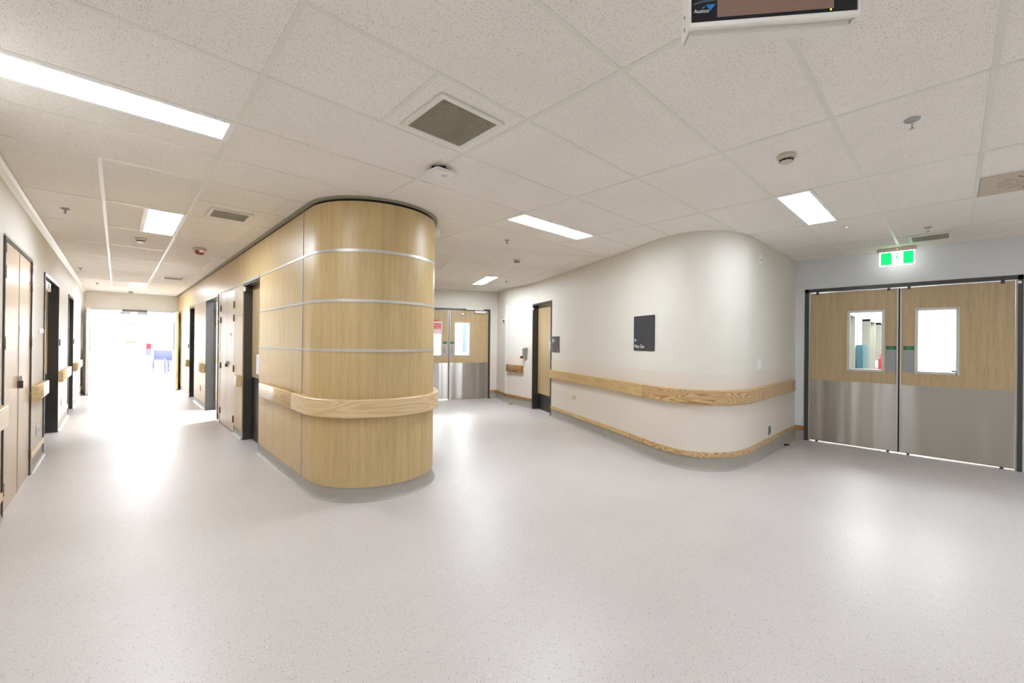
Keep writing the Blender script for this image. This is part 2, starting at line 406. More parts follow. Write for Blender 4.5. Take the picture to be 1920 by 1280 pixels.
def tee(p, q, wd=0.024, dz=None):
    p = Vector(p); q = Vector(q); d = (q-p); L = d.length
    if L < 0.02: return
    d /= L; nrm = (-d.y, d.x)
    dz = 0.0006 if abs(d.x) < abs(d.y) else 0.0
    MB().box(p, d, nrm, 0, L, -wd/2, wd/2, H-dz, H+0.0035-dz).build('grid_tee', 'tee', cl)
def teeclip(p, q, wd=0.024):
    a = D[0]*p[0]+D[1]*p[1]-SB; b = D[0]*q[0]+D[1]*q[1]-SB
    if a > 0 and b > 0: return
    if a*b < 0:
        t = a/(a-b); r = (p[0]+(q[0]-p[0])*t, p[1]+(q[1]-p[1])*t)
        if a > 0: p = r
        else: q = r
    tee(p, q, wd)
MX = [0.5, 1.7, 2.9, 4.1, 5.3, 6.5, 7.5]
MY = [-3.13, -2.53, -1.93, -1.33, -0.73, -0.13, 0.47, 1.07, 1.68, 2.29, 2.90, 3.51, 4.13, 4.75]
def inside_solid(x, y):
    t = NN[0]*x+NN[1]*y; s_ = D[0]*x+D[1]*y
    if t > TB+0.75 and y > YB+0.35: return True
    if x > 1.7 and y > 4.2 and t < 0.0: return True
    return s_ > SB+0.6
lights = []   # (x0,x1,y0,y1,zone)
def light_cell(x0, x1, y0, y1): lights.append((x0, x1, y0, y1, 'main'))
for j in range(len(MY)-1):
    y0, y1 = MY[j], MY[j+1]
    # left column of the hall (x -0.65..0.5)
    if y0 < 4.0:
        if abs(y0-2.90) < .01: light_cell(XL+0.02, 0.488, 2.915, 3.20); tile(XL, 0.5, 3.215, y1)
        elif abs(y0+0.13) < .01: light_cell(XL+0.02, 0.488, 0.178, 0.458); tile(XL, 0.5, y0, 0.167)  # unseen light put overhead for the streak on the steel kick plates
        elif abs(y0+1.33) < .01: light_cell(XL+0.02, 0.488, y0+.012, y0+.30); tile(XL, 0.5, y0+.312, y1)  # unseen light added behind the viewpoint to even out the hall
        else: tile(XL, 0.5, y0, y1)
    for i in range(len(MX)-1):
        x0, x1 = MX[i], MX[i+1]
        if i == 0 and y0 > 4.0: continue
        if inside_solid((x0+x1)/2, (y0+y1)/2): continue
        if i == 0 and abs(y0-1.68) < .01: tile(0.5, 1.1, y0, y1); tile(1.1, 1.7, y0, y1); continue
        if i == 2 and abs(y0-2.90) < .01: light_cell(2.912, 4.088, 2.912, 3.18); tile(x0, x1, 3.19, y1); continue
        if i == 3 and abs(y0-0.47) < .01: light_cell(4.112, 5.288, 0.80, 1.058); tile(x0, x1, y0, 0.79); continue
        if i == 2 and abs(y0+1.93) < .01: light_cell(x0+.012, x1-.012, y0+.012, y0+.29); tile(x0, x1, y0+.30, y1); continue  # another added light out of view, fills the hall from behind
        if i == 3 and abs(y0+2.53) < .01: light_cell(x0+.012, x1-.012, y0+.012, y0+.29); tile(x0, x1, y0+.30, y1); continue  # added out of view as well, evens the light from the right rear
        if i == 3 and abs(y0+0.73) < .01: tile(x0, 4.7, y0, y1); tile(4.7, x1, y0, y1, 'tilemetal'); continue
        if i == 5: tile(x0, 7.1, y0, y1); tile(7.1, x1, y0, y1); continue
        tile(x0, x1, y0, y1)
for y in MY:
    if y < 4.0: tee((XL, y), (0.5, y))
    if y > 4.5: teeclip((1.7, y), (4.2, y)); continue
    xe = 7.5 if y < 1.5 else (5.4 if y < 1.9 else 5.2)
    teeclip((0.5 if y < 4.0 else 1.32, y), (xe, y))
for x in MX[:-1]:
    y1 = 4.13 if x < 1.0 else (4.2 if x < 2 else (5.0 if x < 4 else (3.6 if x < 5 else 1.7)))
    teeclip((x, -3.4), (x, y1), 0.026)
tee((1.1, 1.68), (1.1, 2.29)); tee((4.7, -0.73), (4.7, -0.13)); tee((7.1, -3.4), (7.1, YB))
# left corridor
CY = [4.13, 5.39, 6.61, 7.84, 9.09, 10.30, 11.52, 12.70, 13.93, 15.15, YZ]
for j in range(len(CY)-1):
    y0, y1 = CY[j], CY[j+1]
    tile(XL, -0.1, y0, y1, zone='c')
    if j in (1, 7): lights.append((0.20, 0.498, y0+.01, y1-.01, 'c')); tile(-0.1, 0.19, y0, y1, zone='c'); tee((0.19, y0), (0.19, y1), 0.015)
    else: tile(-0.1, 0.51, y0, y1, zone='c')
    if j == 0: tile(0.51, 1.12, y0, 4.75, zone='c'); tile(0.51, 1.12, 4.75, y1, zone='c'); tile(1.12, 1.32, y0, 4.75, zone='c'); tile(1.12, 1.32, 4.75, y1, zone='c'); tee((.51, 4.75), (1.32, 4.75))
    else: tile(0.51, 1.12, y0, y1, zone='c'); tile(1.12, 1.32, y0, y1, zone='c')
    tee((XL, y0), (1.32, y0))
for x in (-0.1, 0.51, 1.12): tee((x, 4.13), (x, YZ), 0.026)
# angled corridor
BT = [0.62, 1.25, 1.85, 2.45, 3.05, 3.55]; BS = [SB, 6.57, 7.76, 8.95, SE]
for i in range(len(BT)-1):
    for j in range(len(BS)-1):
        t0, t1, s0, s1 = BT[i], BT[i+1], BS[j], BS[j+1]
        if i == 2 and j == 2: lights.append((2.19, 2.438, s0+.01, s1-.01, 'b')); tile(t0, 2.18, s0, s1, zone='b'); continue
        tile(t0, t1, s0, s1, zone='b')
for s_ in BS[:-1]: tee(dn(s_, 0.6), dn(s_, 3.55))
for t_ in BT[1:-1]: tee(dn(SB, t_), dn(SE, t_))

# luminaires
lampmats = {}
def lampmat(k):
    if k not in lampmats: lampmats[k] = plain('light_diffuser', (1, 1, 1, 1), 0.5, emit=(0.92, 1.0, 1.10, 1), estr=PANEL*k)
    return lampmats[k]
def luminaire(x0, x1, y0, y1, zone, label, group='recessed ceiling lights', k=1.0):
    if zone == 'b':
        O, U, W = (0, 0), NN, D
        c = dn((y0+y1)/2, (x0+x1)/2)
    else: O, U, W = (0, 0), (1, 0), (0, 1); c = ((x0+x1)/2, (y0+y1)/2)
    t = empty('ceiling_light', (c[0], c[1], H), label, 'ceiling light', group)
    mb = MB(); b = 0.028; x0 -= 0.011; x1 += 0.011; y0 -= 0.011; y1 += 0.011
    mb.box(O, U, W, x0, x1, y0, y0+b, H-0.003, H+0.05); mb.box(O, U, W, x0, x1, y1-b, y1, H-0.003, H+0.05)
    mb.box(O, U, W, x0, x0+b, y0+b, y1-b, H-0.003, H+0.05); mb.box(O, U, W, x1-b, x1, y0+b, y1-b, H-0.003, H+0.05)
    mb.build('trim_frame', 'lightbody', t)
    MB().box(O, U, W, x0+b, x1-b, y0+b, y1-b, H+0.002, H+0.02).build('diffuser', lampmat(k), t)
labs = {(-0.63, 2.915): 'long bright ceiling light at the left edge of the photo',
        (2.912, 2.912): 'ceiling light between the wood-clad column and the curved wall',
        (4.112, 0.8): 'ceiling light nearest the green exit sign',
        (0.2, 5.4): 'larger of the two square-looking ceiling lights in the left corridor',
        (0.2, 12.71): 'small far ceiling light near the bright corridor opening',
        (2.19, 7.77): 'ceiling light in front of the far double doors'}
for (x0, x1, y0, y1, zn) in lights:
    lab = labs.get((round(x0, 3), round(y0, 3)), 'recessed ceiling light behind the camera position, outside the photo at y %s' % ('rear' if y0 < 0 else ''))
    if 'behind' in lab: lab = 'recessed ceiling light outside the frame, %s of those around the viewpoint' % {-0.63: 'leftmost' if y0 < 0 else 'nearest overhead', 2.912: 'middle', 4.112: 'rightmost'}[round(x0, 3)]
    k = {(-0.63, 0.178): 0.5, (-0.63, -1.318): 0.5, (-0.63, 2.915): 0.72, (4.112, 0.8): 0.56, (2.19, 7.77): 1.9, (0.2, 5.4): 1.15, (0.2, 12.71): 1.8, (2.912, 2.912): 1.15}.get((round(x0, 3), round(y0, 3)), 1.0)
    luminaire(x0, x1, y0, y1, zn, lab, k=k)

# ================================================================== WALLS
def wall_boxes(mb, fr, u0, u1, openings, th=0.1, z1=ZT):
    """wall body behind the face w=0, with openings (u0,u1,ztop)"""
    cur = u0
    for (a, b, zt) in sorted(openings):
        if a > cur: fr.add(mb, cur, a, -th, 0, 0, z1)
        fr.add(mb, a, b, -th, 0, zt, z1); cur = b
    if u1 > cur: fr.add(mb, cur, u1, -th, 0, 0, z1)
    return mb
OL = [(5.10, 6.56, 2.22), (7.60, 9.30, 2.22), (11.08, 12.18, 2.22)]
wl = tag(wall_boxes(MB(), FL, -3.4, YZ, OL).build('wall_left', 'wall'), kind='structure')
tag(FZ.box('wall_far', 'wall', None, XL, XM+0.02, -0.15, 0, 2.22, ZT), kind='structure')
wr = tag(wall_boxes(MB(), FR, -3.4, YB, [(-0.56, 1.52, 2.25)]).build('wall_right', 'wallwhite'), kind='structure')
tag(MB().box((0, 0), (1, 0), (0, 1), XL-.1, XR+.1, -3.4, -3.3, 0, ZT).build('wall_rear', 'wall'), kind='structure')

# middle wall: flat corridor side, round nose, angled corridor side
C, RN = (1.91, 4.093), 0.615
def arc(r, a0=180, a1=335.86, n=36):
    return [(C[0]+r*math.cos(math.radians(a0+(a1-a0)*i/n)), C[1]+r*math.sin(math.radians(a0+(a1-a0)*i/n))) for i in range(n+1)]
OM = [(5.97, 6.93, 2.22), (7.50, 8.67, 2.22), (8.88, 10.28, 2.22), (12.01, 12.92, 2.20)]
mb = wall_boxes(MB(), FM, 4.093, YZ, OM)
xo = 0.02
nose_in = arc(RN-xo)
endp = dn(SE, TS+0.0)
mb.sweep(nose_in+[(dn(SE, NN[0]*nose_in[-1][0]+NN[1]*nose_in[-1][1]))], [(0, 0), (0, H-0.05), (-0.1, H-0.05), (-0.1, 0)])
wm = tag(mb.build('wall_middle', 'wall'), kind='structure')
# black recess band and grey cornice over the cladding
corn_path = [(XM-xo, YZ), (XM-xo, 4.093)]+arc(RN)[1:]+[dn(9.9, 0.687)]
def bandz(p, w0, w1, z0, z1): return [(w0, z0), (w0, z1), (w1, z1), (w1, z0)]
MB().sweep(corn_path, bandz(0, -0.10, -0.012, H-0.055, ZT)).build('shadow_gap', 'gap', wm)
MB().sweep(corn_path, [(-0.012, H-0.014), (-0.012, H+0.002), (0.028, H+0.002), (0.028, H-0.006)]).build('cornice', 'gapgrey', wm)
# veneer panels on the middle wall (individual boards, thickness proud of the body)
ZR = [(0.122, 0.82), (0.82, 1.330), (1.338, 1.772), (1.78, 2.215), (2.223, 2.655)]
strip_z = [1.334, 1.776, 2.219]
def panel_flat(fr, u0, u1, z0, z1, m='veneer'):
    g = 0.0015
    return fr.box('wall_panel', m, wm, u0+g, u1-g, 0.0, 0.02, z0+g, z1-g)
FMv = FM
# lower rows between openings
segs = [(4.30, 5.97), (6.93, 7.50), (8.67, 8.88), (10.28, 12.01), (12.92, YZ)]
for (a, b) in segs:
    for k, (z0, z1) in enumerate(ZR[:4]):
        cuts = [a, b]
        if (a, b) == (4.30, 5.97):
            if k == 2: cuts = [a, 5.05, b]
            if k <= 1: cuts = [a, 4.60, 5.55, b]
        if (a, b) == (12.92, YZ): cuts = [a, 14.4, b]
        for c0, c1 in zip(cuts[:-1], cuts[1:]): panel_flat(FM, c0, c1, z0, z1)
cuts = [4.30, 7.26, 10.2, 13.1, YZ]
for c0, c1 in zip(cuts[:-1], cuts[1:]): panel_flat(FM, c0, c1, *ZR[4])
nose_path = [(XM-xo, 4.30), (XM-xo, 4.093)]+arc(RN)[1:]
side_end = dn(9.9, NN[0]*arc(RN)[-1][0]+NN[1]*arc(RN)[-1][1])
for (z0, z1) in ZR:
    g = 0.0015
    MB().sweep(nose_path, [(0, z0+g), (0, z1-g), (-0.02, z1-g), (-0.02, z0+g)], u0=1.0).build('wall_panel', 'veneer', wm)
    p0 = arc(RN)[-1]
    MB().sweep([p0, side_end], [(0, z0+g), (0, z1-g), (-0.02, z1-g), (-0.02, z0+g)], u0=4).build('wall_panel', 'veneer', wm)
for z in strip_z:
    pr = [(0.005, z-0.013), (0.005, z+0.013), (-0.012, z+0.013), (-0.012, z-0.013)]
    MB().sweep(nose_path[:]+[side_end], pr).build('metal_strip', 'alu', wm)
    for (a, b) in segs:
        if z > 2.1 and a > 4.4: pass
        FM.box('metal_strip', 'alu', wm, a, b, 0.01, 0.025, z-0.011, z+0.011)
FM.box('metal_strip', 'alu', wm, 4.294, 4.306, 0.01, 0.026, 0.122, 2.655)

# angled wall near the far doors and the curved "Way Out" wall
c1 = dn(SE, 3.145); P1 = (6.70, 7.28); P2 = dn(8.31, TB)
def rect(w0, w1, z0, z1): return [(w0, z0), (w0, z1), (w1, z1), (w1, z0)]
tag(MB().sweep([c1, P1, P2], rect(0, -0.1, 0, ZT), smooth=False).build('wall_corner', 'wall'), kind='structure')
FA = Fr(P1, ((Vector(P2)-Vector(P1)).normalized()), None or (0, 0)) if False else None
da = (Vector(P2)-Vector(P1)).normalized(); FA = Fr(P1, (da.x, da.y), (da.y, -da.x))
ctrl = [dn(4.9, TB), (4.845, 2.60), (4.735, 2.30), (4.712, 2.10), (4.757, 1.955), (4.86, 1.825), (5.05, 1.705), (5.33, YB+.004), (5.62, YB)]
def catmull(pts, n=6):
    out = []
    P = [Vector(p) for p in pts]; P = [P[0]*2-P[1]]+P+[P[-1]*2-P[-2]]
    for i in range(1, len(P)-2):
        for k in range(n):
            t = k/n; a, b, c, d = P[i-1], P[i], P[i+1], P[i+2]
            q = 0.5*((2*b)+(-a+c)*t+(2*a-5*b+4*c-d)*t*t+(-a+3*b-3*c+d)*t**3); out.append((q.x, q.y))
    out.append(tuple(P[-2])); return out
curve = [dn(7.34, TB)]+catmull(ctrl)+[(XR, YB)]
wc = tag(MB().sweep(curve, rect(0, -0.1, 0, ZT)).build('wall_curved', 'wall'), kind='structure')
FB.box('door_header', 'wall', wc, 7.34, 8.31, -0.1, 0, 2.24, ZT)
MB().sweep(curve, rect(0.003, -0.01, 0.20, 1.09)).build('protection_sheet', 'sheet', wc)
MB().sweep([c1, P1, P2], rect(0.003, -0.01, 0.20, 1.09), smooth=False).build('protection_sheet', 'sheet', bpy.data.objects['wall_corner'])
# wall edge trims at the ceiling
for pth in (curve, [c1, P1, P2], [(XL, -3.3), (XL, YZ)], [(XR, YB), (XR, -3.3)]):
    big = pth[0][0] == XL
    MB().sweep(pth, [(0, H-0.004), (0, H+0.002), (0.018 if not big else 0.05, H+0.002), (0.018 if not big else 0.05, H-0.004 if not big else H-0.012)] if not big else [(0, H-0.05), (0, H+0.001), (0.05, H+0.001), (0.05, H-0.008), (0.03, H-0.02)], smooth=False).build('trim_%d' % (1+len([o for o in bpy.data.objects if o.name.startswith('trim_') and o.name[5:].isdigit()])), 'tee')
for o in bpy.data.objects:
    if o.name.startswith('trim_') and o.parent is None: o['kind'] = 'structure'
# end wall of the angled corridor (double doors)
tag(wall_boxes(MB(), FE, 0.6, 3.3, [(0.88, 2.96, 2.24)]).build('wall_end', 'wall'), kind='structure')
FE.box('protection_sheet', 'sheet', bpy.data.objects['wall_end'], 2.97, 3.145, -0.01, 0.003, 0.2, 1.09)
FR.box('protection_sheet', 'wallwhite', wr, 1.53, YB, -0.01, 0.003, 0.2, 1.09)

# ---------- coves and timber skirtings
COVE = [(-0.005, 0.0), (-0.005, 0.15), (0.004, 0.15), (0.004, 0.045), (0.009, 0.02), (0.02, 0.006), (0.032, 0.0)]
TIMB = [(-0.005, 0.15), (-0.005, 0.21), (0.012, 0.21), (0.014, 0.206), (0.014, 0.15)]
COVE2 = [(-0.03, 0.0), (-0.03, 0.13), (-0.008, 0.13), (-0.006, 0.05), (-0.001, 0.025), (0.012, 0.007), (0.024, 0.0)]
def skirting(idx, pth, timber='ash_mid', cove=COVE, side='curved'):
    t = tag(MB().sweep(pth, cove).build('baseboard_'+side, 'cove'), kind='structure')
    if timber: MB().sweep(pth, TIMB).build('timber_cap', timber, t)
    return t
i1 = 0
# split the curved skirting: paler wood up to the joint, figured wood after it
ci = 1
sk = tag(MB().sweep(curve, COVE).build('baseboard_curved', 'cove'), kind='structure')
joint = dn(5.28, TB)
MB().sweep(curve[:3], TIMB).build('timber_cap', 'ash_mid', sk)
MB().sweep(curve[2:], TIMB).build('timber_cap', 'ash_fig', sk)
skirting(0, [c1, P1, P2], 'ash_far', side='corner')
skirting(0, [dn(SE, 2.965), c1], 'ash_far', side='end')
skirting(0, [(XR, YB), (XR, 1.52)], 'ash_far', side='right')
for k, (a, b) in enumerate([(-3.3, 5.09), (6.57, 7.60), (9.30, 11.08), (12.18, YZ)]):
    skirting(0, [(XL, a), (XL, b)], 'ash', side='left')
for k, (a, b) in enumerate([(5.97, 4.093), (7.50, 6.93), (8.88, 8.67), (12.01, 10.28), (YZ, 12.92)]):
    pth = [(XM-xo, a), (XM-xo, b)] if k else [(XM-xo, a)]+nose_path[1:]+[side_end]
    skirting(0, pth, None, COVE2, side='middle')

# ---------- handrails (bump rails)
RAIL = [(0.004, 0.745), (0.004, 0.905), (0.05, 0.905), (0.056, 0.899), (0.056, 0.751), (0.05, 0.745)]
def rail(pth, m, label, name='handrail', group='timber wall rails'):
    return tag(MB().sweep(pth, RAIL).build(name, m), label, 'handrail', group)
def shift(pth, w): return pth
r1 = rail(curve[:7], 'ash_mid', 'straight pale ash rail under the Way Out sign, from the small door to the joint')
# joint of the long curved rail sits at s=4.46 on the curve; start figured piece there
r2 = rail([tuple(Vector(curve[6]).lerp(Vector(curve[7]), 0.02))]+curve[7:-1]+[(7.28, YB)], 'ash_fig', 'boldly figured ash rail bending around the curved white corner')
nosr = [(XM-xo, 4.44)]+nose_path[1:]+[side_end]
r3 = rail(nosr, 'ash', 'pale ash rail wrapping the round wood-clad column')
r4 = rail([(XM-xo, 5.72), (XM-xo, 4.442)], 'ash', 'short straight ash rail beside the column, next to the nearest dark door recess')
r5 = rail([(XM-xo, 7.16), (XM-xo, 6.97)], 'ash', 'stubby rail block between the dark door recess and the cupboard')
rail([(XM-xo, 11.50), (XM-xo, 9.80) if False else (XM-xo, 10.32)], 'ash', 'rail between the lit open doorway and the farthest dark door on the wood-clad side')
rail([(XM-xo, 13.88), (XM-xo, 12.96)], 'ash', 'farthest rail piece on the wood-clad side of the corridor')
rail([(XL, 1.3), (XL, 4.95)], 'ash', 'rail end cut off by the left edge of the photo')
rail([(XL, 6.62), (XL, 7.56)], 'ash', 'left wall rail between the tall cupboard and the nearest dark doorway')
rail([(XL, 9.36), (XL, 11.03)], 'ash', 'left wall rail between the two dark doorways')
rail([(XL, 12.24), (XL, 14.4)], 'ash', 'left wall rail nearest the bright corridor opening')
rail([FA.p(0.10, 0, 0)[:2], FA.p(0.75, 0, 0)[:2]], 'ash_far', 'short brown rail on the angled wall left of the small door')

# ================================================================== DOORS
def frame(fr, t, u0, u1, zt, w0=-0.12, w1=0.012, j=0.04, m='frame', lower=0.0):
    mb = MB()
    fr.add(mb, u0, u0+j, w0, w1, lower, zt); fr.add(mb, u1-j, u1, w0, w1, lower, zt); fr.add(mb, u0+j, u1-j, w0, w1, zt-j, zt)
    # rebate stop
    fr.add(mb, u0+j, u0+j+0.012, w0, w0+0.03, lower, zt-j); fr.add(mb, u1-j-0.012, u1-j, w0, w0+0.03, lower, zt-j)
    return mb.build('door_frame', m, t)
def hinge(fr, leaf, u, w_, z, m='bronze'):
    mb = MB(); fr.add(mb, u-0.022, u+0.022, w_, w_+0.007, z-0.052, z+0.052)
    mb.lathe(fr.p(u, w_+0.008, z-0.052), [(0.007, 0), (0.007, 0.104)], 8)
    for k in (-0.03, 0, 0.03): mb.lathe(fr.p(u, w_+0.008, z+k-0.003), [(0.0085, 0), (0.0085, 0.006)], 8)
    return mb.build('hinge', m, leaf)
def leaf_win(fr, t, u0, u1, w0, w1, z0, z1, win=None, m='doorveneer', name='leaf'):
    mb = MB()
    if win:
        a, b, c, d = win
        fr.add(mb, u0, a, w0, w1, z0, z1); fr.add(mb, b, u1, w0, w1, z0, z1); fr.add(mb, a, b, w0, w1, z0, c); fr.add(mb, a, b, w0, w1, d, z1)
    else: fr.add(mb, u0, u1, w0, w1, z0, z1)
    lf = mb.build(name, m, t)
    if win:
        q = MB(); e = 0.022
        for (x0, x1, y0, y1) in ((a-e, a+0.008, c-e, d+e), (b-0.008, b+e, c-e, d+e), (a, b, c-e, c+0.008), (a, b, d-0.008, d+e)):
            fr.add(q, x0, x1, w0-0.006, w1+0.008, y0, y1)
        q.build('vision_frame', 'alu', lf)
        fr.box('glass_pane', 'glass', lf, a+0.008, b-0.008, (w0+w1)/2-0.003, (w0+w1)/2+0.003, c+0.008, d-0.008)
    return lf

# --- door_1: tall cupboard doors on the left wall
t = empty('door_1', FL.p(5.83, 0, 0), 'tall two-leaf veneered cupboard doors nearest on the left wall', kind='structure')
frame(FL, t, 5.10, 6.56, 2.38-0.16, m='frame', j=0.025)
FL.box('head_trim', 'alu', t, 5.10, 6.56, 0.0, 0.014, 2.215, 2.235)
for (a, b, hs) in ((5.127, 5.838, 5.127), (5.844, 6.533, 6.533)):
    lf = leaf_win(FL, t, a, b, -0.032, 0.0, 0.012, 2.192, m='leftveneer')
    for z in (2.14, 1.94, 1.375, 0.80, 0.22): hinge(FL, lf, hs, 0.0, z)
    FL.box('edge_strip', 'alu', lf, (b-0.004 if hs == a else a), (b if hs == a else a+0.004), -0.03, 0.004, 0.012, 2.192)
lk = FL.box('latch', 'chrome', t, 5.80, 5.88, 0.0, 0.03, 1.02, 1.07, 0.004)
FL.box('key_tab', 'bronze', lk, 5.80, 5.82, 0.0, 0.035, 0.96, 1.03, 0.003)
FL.box('name_plate', 'white', t, 5.86, 6.20, 0.0, 0.006, 1.475, 1.525)
tag(FL.box('wall_plate', 'white', None, 7.15, 7.52, 0.001, 0.010, 1.475, 1.525, 0.002), 'thin white name plate on the left wall before the dark doorway', 'sign', 'white door name plates')
# --- door_2, door_3: dark recessed doors on the left wall
def recess_door(fr, name, u0, u1, label, dep=0.10, zt=2.22, leafm='doorveneer', kick='steel_dark', handle_u=None):
    t = empty(name, fr.p((u0+u1)/2, 0, 0), label, kind='structure')
    frame(fr, t, u0, u1, zt, w0=-dep-0.05, w1=0.012, j=0.04)
    lf = leaf_win(fr, t, u0+0.043, u1-0.043, -dep-0.04, -dep, 0.008, zt-0.043, m=leafm)
    fr.box('kick_plate', kick, lf, u0+0.05, u1-0.05, -dep, -dep+0.002, 0.012, 0.89)
    hu = u0+0.10 if handle_u is None else handle_u
    pl = fr.box('handle_plate', 'chrome', lf, hu-0.03, hu+0.03, -dep, -dep+0.006, 0.93, 1.18, 0.002)
    MB().tube([fr.p(hu, -dep+0.005, 1.03), fr.p(hu, -dep+0.05, 1.03), fr.p(hu+0.1, -dep+0.05, 1.03)], 0.008).build('lever', 'chrome', lf)
    return t, lf
t2, lf2 = recess_door(FL, 'door_2', 7.60, 9.30, 'wide dark-framed doorway on the left wall with a closer at the head')
cb = FL.box('door_closer', 'white', t2, 7.75, 8.6, -0.098, -0.02, 2.05, 2.17, 0.006)
FL.box('closer_slot', 'bronze', cb, 7.95, 8.05, -0.022, -0.018, 2.08, 2.15); FL.box('closer_slot', 'bronze', cb, 8.3, 8.4, -0.022, -0.018, 2.08, 2.15)
FL.box('notice', 'paper', lf2, 7.9, 8.2, -0.10, -0.097, 1.45, 1.75)
t3, lf3 = recess_door(FL, 'door_3', 11.08, 12.18, 'narrow-looking dark doorway farthest along the left wall')
for u in (9.40, 12.28): FL.box('reader', 'bronze', None, u, u+0.05, 0.001, 0.02, 1.3, 1.4, 0.003)
for k, o in enumerate([o for o in bpy.data.objects if o.name.startswith('reader')]):
    tag(o, ['small dark card reader beyond the nearest dark doorway of the left wall', 'small dark card reader beyond the farthest dark doorway of the left wall'][k], 'card reader', 'card readers'); o.name = 'card_reader'
# --- door_4: dark recess in the wood wall next to the column
t4, lf4 = recess_door(FM, 'door_4', 5.97, 6.93, 'dark-framed door with grey kick plate just behind the round column', dep=0.09, handle_u=6.12)
FM.box('sensor_box', 'white', t4, 6.80, 6.86, 0.012, 0.03, 2.10, 2.16, 0.003)
FM.box('notice', 'paper', lf4, 6.34, 6.62, -0.09, -0.087, 0.95, 1.22)
FM.box('head_trim', 'alu', t4, 5.97, 6.93, 0.012, 0.03, 2.20, 2.235)
# --- door_5: cupboard in the wood wall
t = empty('door_5', FM.p(8.08, 0, 0), 'tall two-leaf veneered cupboard doors in the wood-clad corridor wall', kind='structure')
frame(FM, t, 7.50, 8.67, 2.22, j=0.025, w1=0.02, m='alu')
for (a, b, hs) in ((7.527, 8.082, 7.527), (8.088, 8.643, 8.643)):
    lf = leaf_win(FM, t, a, b, -0.015, 0.018, 0.012, 2.192, m='leftveneer')
    for z in (1.95, 1.75, 0.98, 0.21): hinge(FM, lf, hs, 0.018, z)
FM.box('name_plate', 'white', t, 7.74, 8.04, 0.018, 0.024, 1.475, 1.525)
lk = FM.box('latch', 'chrome', t, 8.0, 8.09, 0.018, 0.05, 1.03, 1.07, 0.004); FM.box('key_tab', 'bronze', lk, 8.06, 8.08, 0.018, 0.045, 0.98, 1.04, 0.003)
# --- door_6: open doorway to the lit room
t = empty('door_6', FM.p(9.58, 0, 0), 'open doorway with brass hinges and light spilling out onto the floor', kind='structure')
frame(FM, t, 8.88, 10.28, 2.22, w0=-0.14, w1=0.03, j=0.04)
FM.box('head_trim', 'alu', t, 8.88, 10.28, 0.03, 0.034, 2.18, 2.22)
lf = MB().box((XM+0.16, 10.19), (1, 0), (0, -1), 0, 0.9, 0, 0.04, 0.01, 2.16).build('leaf', 'doorveneer', t)
for z in (1.95, 1.75, 1.0, 0.3): hinge(Fr((XM+0.15, 10.15), (1, 0), (0, -1)), lf, 0, 0, z, 'brass')
# --- door_7
t7, lf7 = recess_door(FM, 'door_7', 12.01, 12.92, 'farthest dark-framed door on the wood-clad side', zt=2.20, handle_u=12.2, leafm='frame')
tag(FM.box('card_reader', 'black', None, 13.0, 13.06, 0.021, 0.035, 1.2, 1.3, 0.003), 'black card reader beside the farthest door of the wood-clad wall', 'card reader', 'card readers')

# --- door_8: open pair at the corridor end
t = empty('door_8', (0.33, YZ, 0), 'open double doors standing against both walls at the bright corridor end', kind='structure')
mb = MB()
FZ.add(mb, XL+0.0, -0.56, -0.13, 0.01, 0, 2.22); FZ.add(mb, 1.24, XM-0.021, -0.13, 0.01, 0, 2.22); FZ.add(mb, -0.56, 1.24, -0.13, 0.01, 2.19, 2.235)
mb.build('door_frame', 'alu', t)
FZ.box('head_channel', 'bronze', t, 0.10, 0.62, 0.01, 0.06, 2.17, 2.23, 0.004)
for (a, b) in ((0.06, 0.27), (0.41, 0.63)): FZ.box('closer_body', 'greyplate', t, a, b, 0.0, 0.07, 2.10, 2.165, 0.004)
for (xx, sg) in ((-0.56, 1), (1.19, -1)):
    fr = Fr((xx, YZ), (0, -1), (sg, 0)) if sg > 0 else Fr((xx+0.05, YZ), (0, -1), (sg, 0))
    lf = leaf_win(fr, t, 0.03, 1.06, 0.0, 0.05, 0.012, 2.18, (0.40, 0.78, 1.08, 1.90), m='wallwhite')
    fr.box('kick_plate', 'steel', lf, 0.05, 1.04, -0.003, 0.0, 0.02, 0.9)
    fr.box('edge_strip', 'edgepink' if sg > 0 else 'edgegreen', lf, 1.06, 1.064, 0.0, 0.05, 0.012, 2.18)
    fr.box('hold_magnet', 'bronze', lf, 0.92, 0.99, -0.03, 0.0, 0.06, 0.16, 0.004)
    fr.box('latch_dot', 'black', lf, 1.0, 1.04, -0.012, 0.0, 2.06, 2.12, 0.003)

